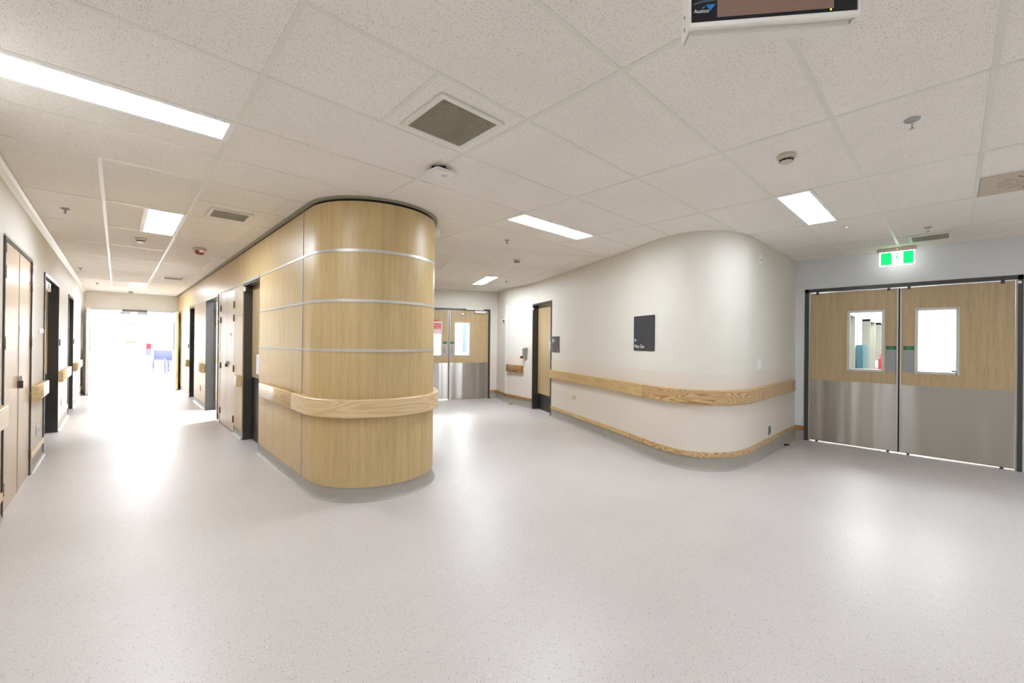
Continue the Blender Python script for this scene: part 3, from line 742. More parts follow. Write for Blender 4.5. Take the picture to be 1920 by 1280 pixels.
# --- door_9: far double doors of the angled corridor
def two_words(fr, lf, cu, z, w_, wid, m='palegreentext'):
    # two tiny illegible words: short pale bars
    for s0, s1 in ((-0.22, -0.03), (0.03, 0.24)):
        fr.box('print', m, lf, cu+s0*wid, cu+s1*wid, w_, w_+0.0008, z-0.003, z+0.003)
t = empty('door_9', FE.p(1.92, 0, 0), 'far veneered double doors with pull handles and a red notice', kind='structure')
frame(FE, t, 0.88, 2.96, 2.24, w0=-0.1, w1=0.012)
for k, (a, b, wn) in enumerate(((0.93, 1.908, (1.37, 1.73, 1.09, 1.885)), (1.924, 2.912, (2.065, 2.43, 1.09, 1.885)))):
    lf = leaf_win(FE, t, a, b, -0.055, -0.01, 0.004 if k else 0.02, 2.198, wn)
    if k == 0: FE.box('meeting_seal', 'black', lf, 1.907, 1.925, -0.05, -0.03, 0.004, 2.198)
    FE.box('kick_plate', 'steel', lf, a+0.01, b-0.01, -0.01, -0.008, 0.02, 0.905)
    u = 1.82 if k == 0 else 2.0
    FE.box('green_label', 'green', lf, u-0.05, u+0.05, -0.01, -0.007, 1.37, 1.42); two_words(FE, lf, u, 1.395, -0.007, 0.1)
    FE.box('pull_plate', 'chrome', lf, u-0.05, u+0.05, -0.01, -0.008, 1.06, 1.36)
    MB().tube([FE.p(u, -0.009, 1.14), FE.p(u, 0.035, 1.14), FE.p(u, 0.035, 1.30), FE.p(u, -0.009, 1.30)], 0.009).build('pull_handle', 'chrome', lf)
    e = b if k == 0 else a
    FE.box('astragal', 'alu', lf, e-(0.02 if k == 0 else 0.0), e+(0.0 if k == 0 else 0.02), -0.012, -0.004, 0.012, 2.195)
    if k == 0:
        FE.box('notice', 'paper', lf, 1.45, 1.745, -0.008, -0.005, 1.60, 1.88)
        FE.box('notice_band', 'redprint', lf, 1.46, 1.742, -0.005, -0.004, 1.725, 1.865)
        FE.text('notice_text', 'EMERGENCY', 'whitetext', lf, 1.475, -0.0038, 1.80, 0.062, xs=0.72)
        FE.text('notice_text', 'ONLY', 'whitetext', lf, 1.56, -0.0038, 1.735, 0.070, xs=0.95)
        for zz in (1.71, 1.69, 1.665, 1.64, 1.62): FE.box('notice_line', 'redprint', lf, 1.5, 1.72, -0.005, -0.0045, zz-0.003, zz+0.003)
        FE.box('orange_sticker', 'orange', lf, 1.44, 1.64, -0.008, -0.006, 1.86, 1.945)
    else:
        MB().lathe(FE.p(2.255, -0.01, 2.095), [(0.038, 0), (0.034, 0.014), (0.012, 0.02)], 20, (FE.W[0], FE.W[1], 0)).build('door_viewer', 'chrome', lf)
        FE.box('closer_body', 'white', t, 2.55, 2.84, 0.0, 0.05, 2.135, 2.195, 0.004)
        FE.box('closer_track', 'white', t, 2.33, 2.78, 0.012, 0.035, 2.215, 2.245, 0.003)

# --- door_10: small door in the curved wall
t = empty('door_10', FB.p(7.82, 0, 0), 'single dark-framed veneered door with a steel kick plate', kind='structure')
frame(FB, t, 7.34, 8.31, 2.24, w0=-0.16, w1=0.012, j=0.035)
lf = leaf_win(FB, t, 7.38, 8.27, -0.15, -0.11, 0.008, 2.2, m='doorveneer')
FB.box('kick_plate', 'steel_dark', lf, 7.39, 8.26, -0.11, -0.108, 0.012, 0.34)
FB.box('door_plate', 'white', lf, 7.50, 7.66, -0.11, -0.105, 1.28, 1.45); FB.box('print', 'signgrey', lf, 7.52, 7.60, -0.105, -0.104, 1.34, 1.40)
FB.box('sensor_box', 'white', t, 8.22, 8.26, 0.012, 0.03, 2.12, 2.16, 0.003)

# --- door_11: right double doors
t = empty('door_11', FR.p(0.48, 0, 0), 'large veneered double doors with stainless kick plates under the exit sign', kind='structure')
mb = MB()
for (a, b) in ((1.47, 1.52), (-0.56, -0.52)): FR.add(mb, a, b, -0.11, 0.012, 0, 2.25)
FR.add(mb, -0.56, 1.52, -0.11, 0.012, 2.20, 2.25); mb.build('door_frame', 'frame', t)
for (a, b) in ((1.455, 1.47), (-0.52, -0.505)): FR.box('frame_stop', 'alu', t, a, b, -0.07, -0.01, 0.0, 2.19)
for k, (a, b, wn) in enumerate(((0.488, 1.452, (0.645, 1.0, 1.09, 1.89)), (-0.502, 0.472, (-0.045, 0.31, 1.09, 1.89)))):
    lf = leaf_win(FR, t, a, b, -0.06, -0.02, 0.016, 2.19, wn)
    kp = FR.box('kick_plate', 'steel', lf, a+0.006, b-0.006, -0.02, -0.018, 0.026, 0.912)
    u = 0.557 if k == 0 else 0.388
    FR.box('green_label', 'green', lf, u-0.05, u+0.05, -0.02, -0.017, 1.372, 1.42); two_words(FR, lf, u, 1.396, -0.017, 0.1)
    FR.box('push_plate', 'greyplate', lf, u-0.048, u+0.048, -0.02, -0.018, 1.075, 1.368, 0.001)
    e0, e1 = (a, a+0.016) if k == 0 else (b-0.016, b)
    FR.box('astragal', 'alu', lf, e0, e1, -0.024, -0.010, 0.016, 2.19)
    if k == 0: FR.box('meeting_seal', 'black', lf, 0.471, 0.489, -0.05, -0.03, 0.016, 2.19)
    mb = MB()
    n = 5
    for i in range(n):
        for z in (0.045, 0.89):
            mb.lathe(FR.p(a+0.05+(b-a-0.1)*i/(n-1), -0.018, z), [(0.007, 0), (0.005, 0.003)], 8, (-1, 0, 0))
    sx = mb.build('screw_heads', 'chrome', lf); sx['kind'] = 'stuff'
    for uu in (a+0.08, b-0.10): FR.box('roller_guide', 'frame', lf, uu, uu+0.03, -0.03, -0.005, 2.165, 2.2); FR.box('floor_guide', 'frame', lf, uu, uu+0.03, -0.03, -0.005, 0.0, 0.022)
FR.box('glass_mark', 'signgrey', t, -0.04, 0.0, -0.036, -0.0345, 1.105, 1.12)
FR.box('sensor_box', 'white', t, -0.545, -0.515, 0.012, 0.03, 2.15, 2.18, 0.003)

# ================================================================== SIGNS AND WALL FITTINGS
# Way Out sign
def on_curve(sv):
    best = None
    for a, b in zip(curve[:-1], curve[1:]):
        sa = D[0]*a[0]+D[1]*a[1]; sb = D[0]*b[0]+D[1]*b[1]
        if sb <= sv <= sa: k = (sa-sv)/max(1e-6, sa-sb); return Vector(a).lerp(Vector(b), k)
qa, qb = on_curve(4.69), on_curve(4.26); qd = (qa-qb).normalized(); QL = (qa-qb).length
FK = Fr((qb.x, qb.y), (qd.x, qd.y), (-qd.y, qd.x))
sg0 = FK.p(QL/2, 0.01, 1.55)
t = empty('way_out_sign', sg0, 'tall charcoal sign reading Way Out with a left arrow', 'sign')
FK.box('sign_board', 'signdark', t, 0, QL, 0.006, 0.016, 1.33, 1.777, 0.0015)
FK.box('standoff', 'greyplate', t, 0.05, QL-0.05, -0.012, 0.006, 1.40, 1.70)
FK.text('lettering', 'Way Out', 'whitetext', t, QL-0.018, 0.0165, 1.362, 0.066, xs=0.84)
ar = [(0, 0), (0.022, 0.022), (0.022, 0.013), (0.012, 0.0045), (0.05, 0.0045), (0.05, -0.0045), (0.012, -0.0045), (0.022, -0.013), (0.022, -0.022)]
FK.flat('arrow', 'whitetext', t, ar, QL-0.018, 1.465, 0.0162, 0.017)
# toilet sign next to the small door
t = empty('toilet_sign', FB.p(7.14, 0.01, 1.39), 'small grey tactile sign beside the single dark-framed door', 'sign')
FB.box('sign_board', 'signgrey', t, 6.99, 7.30, 0.001, 0.010, 1.24, 1.54, 0.0015)
FB.box('pictogram_panel', 'palegreentext', t, 7.20, 7.285, 0.010, 0.0115, 1.44, 1.485)
mb = MB(); mb.lathe(FB.p(7.155, 0.010, 1.487), [(0.008, 0), (0.008, 0.001)], 12, (FB.W[0], FB.W[1], 0)); FB.add(mb, 7.148, 7.162, 0.010, 0.011, 1.435, 1.475); mb.build('pictogram', 'greyplate', t)
FB.box('print', 'greyplate', t, 7.23, 7.285, 0.010, 0.011, 1.415, 1.428)
MB().lathe(FB.p(7.04, 0.010, 1.285), [(0.014, 0), (0.012, 0.002)], 16, (FB.W[0], FB.W[1], 0)).build('braille_dot', 'palegrey', t)
# socket outlets, switches
t = empty('power_socket', FB.p(6.4, 0, 0.5), 'beige double power socket low on the curved wall near the small door', 'socket')
FB.box('plate', 'beige', t, 6.34, 6.46, 0.003, 0.012, 0.465, 0.535, 0.002)
for u in (6.37, 6.43): FB.box('rocker', 'cream', t, u-0.01, u+0.01, 0.012, 0.015, 0.505, 0.525)
for u in (6.37, 6.43): FB.box('outlet', 'signgrey', t, u-0.008, u+0.008, 0.012, 0.0125, 0.478, 0.488)
t = empty('light_switch', FS.p(5.75, 0, 1.18), 'slim white switch plate above the figured rail', 'switch')
FS.box('plate', 'white', t, 5.69, 5.81, 0.001, 0.014, 1.115, 1.25, 0.003); FS.box('rocker', 'white', t, 5.735, 5.765, 0.014, 0.019, 1.16, 1.20, 0.001)
t = empty('data_outlet', FS.p(6.2, 0, 0.30), 'grey metal outlet plate just above the skirting near the right doors', 'socket')
FS.box('plate', 'greyplate', t, 6.15, 6.25, 0.003, 0.012, 0.245, 0.36, 0.002); FS.box('outlet', 'signgrey', t, 6.18, 6.22, 0.012, 0.013, 0.275, 0.33)
t = empty('wall_sensor', FS.p(5.77, 0, 2.47), 'small white sensor plate high on the curved wall near the ceiling', 'sensor')
FS.box('plate', 'white', t, 5.725, 5.815, 0.001, 0.016, 2.41, 2.53, 0.003); MB().lathe(FS.p(5.77, 0.016, 2.47), [(0.012, 0), (0.010, 0.004)], 14, (0, -1, 0)).build('lens', 'black', t)
t = empty('door_stop', (6.79, 1.585, 0), 'black and chrome floor door stop by the grey cove', 'door stop')
MB().lathe((6.79, 1.575, 0), [(0.026, 0), (0.026, 0.022)], 18).build('base', 'chrome', t); MB().lathe((6.79, 1.575, 0.022), [(0.032, 0), (0.034, 0.008), (0.03, 0.016)], 18).build('rubber_cap', 'black', t)
t = empty('door_stop', (6.60, 6.95, 0), 'small brass floor stop in front of the angled wall', 'door stop')
MB().box((6.56, 6.95), (1, 0), (0, 1), -0.05, 0.05, -0.03, 0.03, 0, 0.03).build('base', 'brass', t, bevel=0.006)
MB().lathe((6.56, 6.95, 0.03), [(0.02, 0), (0.022, 0.012), (0.014, 0.02)], 14).build('rubber_cap', 'cream', t)
t = empty('hand_gel_dispenser', FA.p(0.86, 0.05, 1.2), 'small white dispenser with a red nozzle beside the single door', 'dispenser')
FA.box('bracket', 'chrome', t, 0.80, 0.90, 0.0, 0.02, 1.04, 1.32, 0.003); FA.box('canopy', 'white', t, 0.74, 0.92, 0.0, 0.11, 1.29, 1.315, 0.004)
MB().lathe(FA.p(0.80, 0.07, 1.12), [(0.03, 0), (0.034, 0.02), (0.034, 0.13), (0.02, 0.165)], 16).build('bottle', 'white', t)
MB().lathe(FA.p(0.79, 0.075, 1.065), [(0.012, 0), (0.036, 0.012), (0.036, 0.05), (0.02, 0.058)], 16).build('nozzle', 'red', t)
FG = Fr(P1, D, (-NN[0], -NN[1]))
t = empty('wall_camera', FG.p(0.16, 0.03, 1.95), 'tiny white key switch with a dark lens high on the corner wall', 'sensor')
FG.box('plate', 'white', t, 0.06, 0.24, 0.0, 0.02, 1.90, 2.06, 0.003); MB().lathe(FG.p(0.19, 0.02, 2.02), [(0.018, 0), (0.012, 0.012)], 14, (FG.W[0], FG.W[1], 0)).build('lens', 'black', t)
FG.box('hook', 'bronze', t, 0.07, 0.10, 0.02, 0.05, 1.90, 1.95, 0.003)
# corner guard on the outer corner
tag(MB().sweep([Vector(P1)+Vector(D)*0.04, P1, Vector(P1)+da*0.07], rect(0.006, 0.0005, 0.15, 2.3), smooth=False).build('corner_guard', 'white'), 'white corner guard strip on the outer corner beside the short brown rail', 'corner guard')
for (fr, u, w0, lab) in ((FL, 7.1, 0.004, 'white socket plate above the skirting between cupboard and nearest left doorway'), (FL, 9.9, 0.004, 'white socket plate above the skirting between the two left doorways'), (FM, 11.0, 0.021, 'white socket plate low on the panelling beyond the open doorway')):
    t = empty('power_socket', fr.p(u, 0, 0.38), lab, 'socket'); fr.box('plate', 'white', t, u-0.05, u+0.05, w0, w0+0.01, 0.32, 0.44, 0.002); fr.box('outlet', 'signgrey', t, u-0.015, u+0.015, w0+0.01, w0+0.011, 0.36, 0.40)
t = empty('wall_speaker', (2.50, 3.86, 2.6), 'small white wedge fitting high behind the right edge of the column', 'sensor')
p0 = Vector(arc(RN)[-1]); FCs = Fr((p0.x, p0.y), D, NN)
FCs.box('body', 'white', t, -0.16, -0.06, 0.03, 0.075, 2.58, 2.655, 0.01) if False else FCs.box('body', 'white', t, 0.05, 0.17, 0.0, 0.07, 2.57, 2.655, 0.012)
FCs.box('lens', 'cream', t, 0.08, 0.14, 0.07, 0.074, 2.585, 2.62)

# exit sign hanging from the ceiling
FX = Fr((7.30, 0), (0, 1), (-1, 0))
t = empty('exit_sign', (7.3, 0.5, 2.46), 'lit green running-man exit sign hanging above the right double doors', 'exit sign')
mbx = MB(); FX.add(mbx, 0.31, 0.69, -0.06, 0.015, 2.645, 2.69); bb = mbx.build('housing', 'cream', t, bevel=0.006)
MB().lathe(FX.p(0.49, 0.015, 2.672), [(0.006, 0), (0.004, 0.004)], 10, (-1, 0, 0)).build('indicator_light', 'ledred', bb)
FX.box('light_panel', 'exitwhite', t, 0.325, 0.665, -0.012, 0.0, 2.462, 2.645, 0.002)
FX.box('green_field', 'exitgreen', t, 0.545, 0.650, 0.0, 0.002, 2.476, 2.636); FX.box('green_field', 'exitgreen', t, 0.339, 0.434, 0.0, 0.002, 2.476, 2.636)
man = [[(-0.004, 0.028), (0.012, 0.03), (0.002, 0.002), (-0.012, 0.0)], [(0.0, 0.004), (0.02, -0.012), (0.022, -0.034), (0.016, -0.034), (0.013, -0.014), (-0.008, -0.002)], [(-0.012, 0.004), (-0.016, -0.02), (-0.036, -0.026), (-0.036, -0.02), (-0.022, -0.014), (-0.01, 0.006)],
       [(0.008, 0.03), (0.024, 0.014), (0.036, 0.018), (0.036, 0.023), (0.025, 0.021), (0.012, 0.034)], [(-0.004, 0.03), (-0.024, 0.024), (-0.028, 0.008), (-0.023, 0.007), (-0.02, 0.019), (0.0, 0.022)],
       [(0.012+0.008*math.cos(i*math.pi/4), 0.044+0.008*math.sin(i*math.pi/4)) for i in range(8)]]
for pl in man: FX.flat('running_figure', 'exitgreen', t, pl, 0.495, 2.553, 0.0, 0.0015)

# ================================================================== CEILING FITTINGS
def sprinkler(x, y, label):
    t = empty('sprinkler', (x, y, H), label, 'sprinkler', 'fire sprinklers')
    MB().lathe((x, y, H), [(0.012, -0.012), (0.030, -0.006), (0.036, 0.0)], 24).build('escutcheon', 'palegrey', t)
    mb = MB(); mb.tube([(x-0.011, y, H-0.012), (x-0.008, y, H-0.045)], 0.003, 6); mb.tube([(x+0.011, y, H-0.012), (x+0.008, y, H-0.045)], 0.003, 6)
    mb.lathe((x, y, H-0.052), [(0.014, 0), (0.006, 0.008)], 14); mb.build('yoke', 'chrome', t)
    MB().lathe((x, y, H-0.044), [(0.0035, 0), (0.0035, 0.032)], 8).build('bulb', 'redbulb', t)
for (x, y, lb) in ((-0.38, 6.0, 'sprinkler head left of the nearer corridor light'), (3.23, 0.16, 'sprinkler head on the ceiling nearest the viewer at the upper right'),
                   (6.27, 0.18, 'sprinkler head above the exit sign beside the small vent'), (3.51, 3.81, 'sprinkler head behind the middle ceiling light'),
                   (5.87, 6.38, 'sprinkler head right of the light before the far double doors'), (-0.49, 10.85, 'sprinkler head farther down the left corridor ceiling'),
                   (-0.34, 13.48, 'farthest sprinkler head near the bright opening')): sprinkler(x, y, lb)
def smoke(x, y, label, m='cream', r=0.055):
    t = empty('smoke_detector', (x, y, H), label, 'smoke detector', 'smoke detectors')
    MB().lathe((x, y, H-0.022), [(r*0.92, 0), (r, 0.008), (r, 0.022)], 32).build('base', m, t)
    MB().lathe((x, y, H-0.048), [(r*0.62, 0), (r*0.70, 0.006), (r*0.72, 0.026)], 32).build('chamber', m, t)
    mb = MB()
    for i in range(10):
        a = i*math.pi/5; c, s_ = math.cos(a), math.sin(a)
        mb.box((x, y), (c, s_), (-s_, c), r*0.69, r*0.735, -0.011, 0.011, H-0.040, H-0.028)
    mb.build('vent_slots', 'black', t)
for (x, y, lb) in ((0.21, 7.08, 'smoke detector beside the nearer corridor light'), (3.25, 0.77, 'largest-looking smoke detector at the upper right of the ceiling'),
                   (4.46, 4.61, 'smoke detector on the ceiling of the angled corridor'), (0.26, 15.2, 'tiny smoke detector at the far corridor end')): smoke(x, y, lb)
t = empty('fire_siren', (0.83, 7.26, H), 'white ceiling siren with a red flashing lens in the left corridor', 'alarm')
MB().lathe((0.83, 7.26, H-0.03), [(0.072, 0), (0.085, 0.012), (0.085, 0.03)], 32).build('base', 'cream', t)
MB().lathe((0.83, 7.26, H-0.085), [(0.03, 0), (0.05, 0.012), (0.055, 0.035), (0.055, 0.055)], 28).build('red_lens', 'red', t)
MB().lathe((0.85, 7.22, H-0.06), [(0.03, 0), (0.036, 0.03)], 20).build('white_lamp', 'white', t)
# wireless access point
t = empty('access_point', (1.71, 2.59, H), 'square white wireless unit hanging just below the ceiling beside the big vent', 'access point')
MB().box((1.71, 2.59), (math.cos(0.75), math.sin(0.75)), (-math.sin(0.75), math.cos(0.75)), -0.05, 0.05, -0.05, 0.05, H-0.028, H).build('mount', 'black', t)
rr = []; hs = 0.085; cr = 0.028
for (cx_, cy_, a0) in ((hs-cr, hs-cr, 0), (-hs+cr, hs-cr, 90), (-hs+cr, -hs+cr, 180), (hs-cr, -hs+cr, 270)):
    for i in range(7): a = math.radians(a0+15*i); rr.append((cx_+cr*math.cos(a), cy_+cr*math.sin(a)))
ca, sa = math.cos(0.05), math.sin(0.05)
pts = [(1.71+ca*a-sa*b, 2.59+sa*a+ca*b) for a, b in rr]
MB().prism(pts, H-0.052, H-0.028).build('cover', 'white', t, bevel=0.004)
MB().lathe((1.735, 2.57, H-0.056), [(0.018, 0), (0.022, 0.004)], 20).build('indicator', 'chrome', t)
# LED indicator dots
for (x, y, lb) in ((5.65, 0.78, 'tiny red indicator dot on the ceiling left of the exit sign'), (5.55, 5.75, 'tiny red indicator dot on the ceiling before the far double doors')):
    t = empty('indicator_light', (x, y, H), lb, 'indicator', 'remote indicators')
    MB().lathe((x, y, H-0.004), [(0.028, 0), (0.03, 0.004)], 20).build('plate', 'white', t); MB().lathe((x, y, H-0.009), [(0.008, 0), (0.01, 0.005)], 12).build('led', 'ledred', t)

def grille(x0, x1, y0, y1, label, nx, ny, fr=0.03):
    t = empty('ceiling_vent', ((x0+x1)/2, (y0+y1)/2, H), label, 'vent', 'ceiling vents')
    mb = MB(); O, U, W = (0, 0), (1, 0), (0, 1)
    for (a, b, c, d) in ((x0, x1, y0, y0+fr), (x0, x1, y1-fr, y1), (x0, x0+fr, y0+fr, y1-fr), (x1-fr, x1, y0+fr, y1-fr)): mb.box(O, U, W, a, b, c, d, H-0.012, H)
    mb.build('frame', 'tee', t)
    MB().box(O, U, W, x0+fr, x1-fr, y0+fr, y1-fr, H-0.0005, H+0.0005).build('backing', 'ventdark', t)
    mb = MB(); a0, a1, b0, b1 = x0+fr, x1-fr, y0+fr, y1-fr
    for i in range(nx): x = a0+(a1-a0)*(i+0.5)/nx; mb.box(O, U, W, x-0.0018, x+0.0018, b0, b1, H-0.010, H-0.001)
    for j in range(ny): y = b0+(b1-b0)*(j+0.5)/ny; mb.box(O, U, W, a0, a1, y-0.0018, y+0.0018, H-0.010, H-0.001)
    g = mb.build('egg_crate_core', 'vent', t); g['kind'] = 'stuff'
grille(1.19, 1.62, 1.79, 2.22, 'large square egg-crate ceiling vent near the middle', 32, 32)
grille(0.645, 1.0, 4.90, 5.25, 'small ceiling vent beside the nearer corridor light', 26, 26)
grille(0.66, 1.02, 11.0, 11.4, 'far small ceiling vent in the left corridor', 14, 14)
grille(6.65, 7.02, 0.0, 0.36, 'small ceiling vent right of the exit sign', 22, 22)
# swirl diffuser
t = empty('swirl_diffuser', (5.0, -0.43, H), 'flat grey ceiling panel with radial slots at the right edge', 'vent')
MB().box((5.0, -0.43), (1, 0), (0, 1), -0.285, 0.285, -0.285, 0.285, H-0.004, H+0.001).build('face_plate', 'tilemetal', t)
mb = MB(); mc = MB()
for ring, (r0, r1, n) in enumerate(((0.05, 0.105, 8), (0.12, 0.20, 16))):
    for i in range(n):
        a = 2*math.pi*(i+0.25)/n+0.2; c, s_ = math.cos(a), math.sin(a)
        mb.box((5.0, -0.43), (c, s_), (-s_, c), r0, r1, -0.006, 0.006, H-0.0052, H-0.0038)
        mc.box((5.0, -0.43), (c, s_), (-s_, c), r0, r1, 0.006, 0.009, H-0.009, H-0.004)
mb.build('slots', 'ventdark', t); mc.build('slot_blades', 'cream', t)

# ================================================================== ANNUNCIATOR DISPLAY (upper right)
A0 = Vector((1.284, 0.568, 0)); ang = math.radians(-50.4)
E_ = (math.cos(ang), math.sin(ang)); Wd = (E_[1], -E_[0])      # outward normal toward the viewer
FD = Fr((A0.x, A0.y), E_, Wd)
if Vector((Wd[0], Wd[1])).dot(-Vector((A0.x, A0.y))) < 0: FD = Fr((A0.x, A0.y), E_, (-Wd[0], -Wd[1]))
t = empty('nurse_call_display', (FD.p(0.243, -0.02, 2.40)), 'black dot-matrix message display in a white case hanging from the ceiling', 'display')
WD = 0.487; ZB = 2.40; ZD = 2.585
mb = MB(); FD.add(mb, 0.006, WD-0.006, -0.055, -0.004, ZB+0.012, ZD); mb.build('case_body', 'white', t, bevel=0.003)
FD.box('screen', 'screen', t, 0.008, WD-0.008, -0.003, 0.0, ZB+0.016, ZD-0.014)
FD.box('bottom_bezel', 'white', t, 0.0, WD, -0.008, 0.004, ZB, ZB+0.017, 0.002); FD.box('top_bezel', 'white', t, 0.0, WD, -0.008, 0.004, ZD-0.015, ZD+0.003, 0.002)
FD.box('back_tray', 'white', t, 0.008, WD-0.010, -0.075, -0.03, ZB-0.004, ZB+0.014, 0.002)
for u in (0.0, WD-0.006):
    sp = FD.box('side_plate', 'white', t, u, u+0.006, -0.082, 0.003, ZB+0.002, ZD+0.003, 0.001)
    for z in (ZB+0.03, ZB+0.07, ZD-0.03): MB().lathe(FD.p(u-0.0005 if u == 0 else u+0.006, -0.045, z), [(0.006, 0), (0.004, 0.002)], 10, (-E_[0] if u == 0 else E_[0], -E_[1] if u == 0 else E_[1], 0)).build('side_screw', 'greyplate', sp)
mx0, mx1, mz0, mz1 = 0.084, 0.414, ZB+0.030, ZB+0.098
FD.box('led_matrix', 'matrix', t, mx0, mx1, 0.0, 0.0006, mz0, mz1)
mb = MB(); nx, nz = 84, 17
for i in range(nx+1):
    u = mx0+(mx1-mx0)*i/nx; FD.add(mb, u-0.0007, u+0.0007, 0.0006, 0.0012, mz0, mz1)
for j in range(nz+1):
    z = mz0+(mz1-mz0)*j/nz; FD.add(mb, mx0, mx1, 0.0006, 0.0012, z-0.0007, z+0.0007)
g = mb.build('matrix_grid', 'matrixdot', t); g['kind'] = 'stuff'
MB().lathe(FD.p(0.407, 0.0, ZB+0.026), [(0.0026, 0), (0.0018, 0.002)], 10, (FD.W[0], FD.W[1], 0)).build('status_light', 'ledgreen', t)
FD.text('lettering', 'Austco', 'whitetext', t, 0.014, 0.001, ZB+0.047, 0.0165, xs=0.95)
FD.flat('logo_wing', 'blue1', t, [(0.0, 0.0), (0.016, 0.010), (0.042, 0.010), (0.026, -0.010), (0.024, -0.004), (0.018, 0.001)], 0.036, ZB+0.061, 0.0, 0.0008)
FD.flat('logo_star', 'screen', t, [(0.007*(1 if i % 2 == 0 else 0.42)*math.sin(i*math.pi/5), 0.007*(1 if i % 2 == 0 else 0.42)*math.cos(i*math.pi/5)) for i in range(10)], 0.050, ZB+0.064, 0.0008, 0.0012)
FD.flat('swoosh', 'slate', t, [(0.0, 0.0), (0.03, 0.008), (0.07, 0.011), (0.07, 0.015), (0.03, 0.014), (0.0, 0.008)], 0.012, ZB+0.071, 0.0, 0.0006)
for u in (0.1, 0.38): MB().lathe(FD.p(u, -0.03, ZD), [(0.012, 0), (0.012, H-ZD)], 14).build('hanger_rod', 'white', t)

# ================================================================== ROOMS BEYOND THE DOORS
def room(name, O, U, W, u0, u1, w0, w1, zt, skip, m='wallwhite', th=0.08, opens=None):
    """closed shell; skip = set of sides ('u0','u1','w0','w1') left open"""
    mb = MB(); B = lambda *a: mb.box(O, U, W, *a)
    if 'u0' not in skip: B(u0-th, u0, w0-th, w1+th, 0, zt)
    if 'u1' not in skip: B(u1, u1+th, w0-th, w1+th, 0, zt)
    if 'w0' not in skip: B(u0, u1, w0-th, w0, 0, zt)
    if 'w1' not in skip: B(u0, u1, w1, w1+th, 0, zt)
    B(u0, u1, w0, w1, zt, zt+th)
    return tag(mb.build(name, m), kind='structure')
def lamp(name, O, U, W, u0, u1, w0, w1, z, m, label, group):
    t = empty(name, (O[0]+U[0]*(u0+u1)/2+W[0]*(w0+w1)/2, O[1]+U[1]*(u0+u1)/2+W[1]*(w0+w1)/2, z), label, 'ceiling light', group)
    mb = MB(); mb.box(O, U, W, u0-.02, u1+.02, w0-.02, w1+.02, z-0.004, z); mb.build('trim_frame', 'lightbody', t)
    MB().box(O, U, W, u0, u1, w0, w1, z-0.012, z-0.004).build('diffuser', m, t)
I2 = ((0, 0), (1, 0), (0, 1))
# lobby
LY0, LY1 = YZ+0.15, 28.0
room('wall_lobby', *I2, -5, 7, LY0, LY1, 3.2, {'w0', 'w1'})
mb = MB(); mb.box(*I2, -5, XL, LY0-0.08, LY0, 0, 3.2); mb.box(*I2, XM, 7, LY0-0.08, LY0, 0, 3.2); mb.box(*I2, XL, XM, LY0-0.08, LY0, ZT-0.05, 3.2)
tag(mb.build('wall_lobby_front', 'wallwhite'), kind='structure')
mb = MB(); mb.box(*I2, -5, 7, LY1, LY1+0.1, 0, 0.5); mb.box(*I2, -5, 7, LY1, LY1+0.1, 2.6, 3.2)
for k in range(9): x = -5+k*1.48; mb.box(*I2, x, x+0.07, LY1, LY1+0.1, 0.5, 2.6)
wlb = tag(mb.build('window_1', 'wallwhite'), kind='structure')
for k in range(8): x = -5+k*1.48+0.07; MB().box(*I2, x, x+1.41, LY1+0.04, LY1+0.05, 0.5, 2.6).build('window_pane', 'glass', wlb)
for i in range(3):
    for j in range(4):
        x = -3.2+i*2.9 if i else -3.2; y = LY0+1.2+j*2.7
        lamp('lobby_light', *I2, x+1.0, x+2.2, y, y+0.6, 3.2, 'diff_lobby', 'ceiling light of the overexposed lobby, %s row from the corridor, %s of three' % (['first', 'second', 'third', 'fourth'][j], ['left', 'middle', 'right'][i]), 'lobby ceiling lights')
# pale things visible in the glare
t = empty('hanging_sign', (0.46, 24, 2.04), 'faint blue-grey sign bar hanging in the glare of the lobby', 'sign')
MB().box(*I2, 0.15, 0.77, 24, 24.05, 1.99, 2.08).build('sign_board', 'navy', t); MB().box(*I2, 0.2, 0.22, 24.01, 24.03, 2.08, 3.2).build('hanger_rod', 'palegrey', t); MB().box(*I2, 0.7, 0.72, 24.01, 24.03, 2.08, 3.2).build('hanger_rod', 'palegrey', t)
t = empty('vending_machine', (0.95, 24.3, 0), 'faint pink and blue machine standing in the glare of the lobby', 'machine')
MB().box(*I2, 0.92, 1.09, 24.0, 24.5, 0.7, 1.22).build('cabinet', 'navy', t, bevel=0.01); MB().box(*I2, 0.93, 1.08, 23.98, 24.0, 1.0, 1.2).build('red_panel', 'red', t); MB().box(*I2, 0.95, 0.98, 24.1, 24.4, 0, 0.7).build('leg', 'palegrey', t); MB().box(*I2, 1.03, 1.06, 24.1, 24.4, 0, 0.7).build('leg', 'palegrey', t)
t = empty('notice_board', (0.32, 27.6, 1.6), 'faint pale board with an orange stripe in the glare of the lobby', 'board')
MB().box(*I2, -0.1, 0.75, 27.5, 27.55, 1.3, 1.9).build('board', 'palegrey', t); MB().box(*I2, 0.3, 0.65, 27.48, 27.5, 1.2, 1.28).build('orange_stripe', 'orange', t); MB().box(*I2, 0.3, 0.33, 27.5, 27.55, 0, 1.3).build('post', 'palegrey', t)
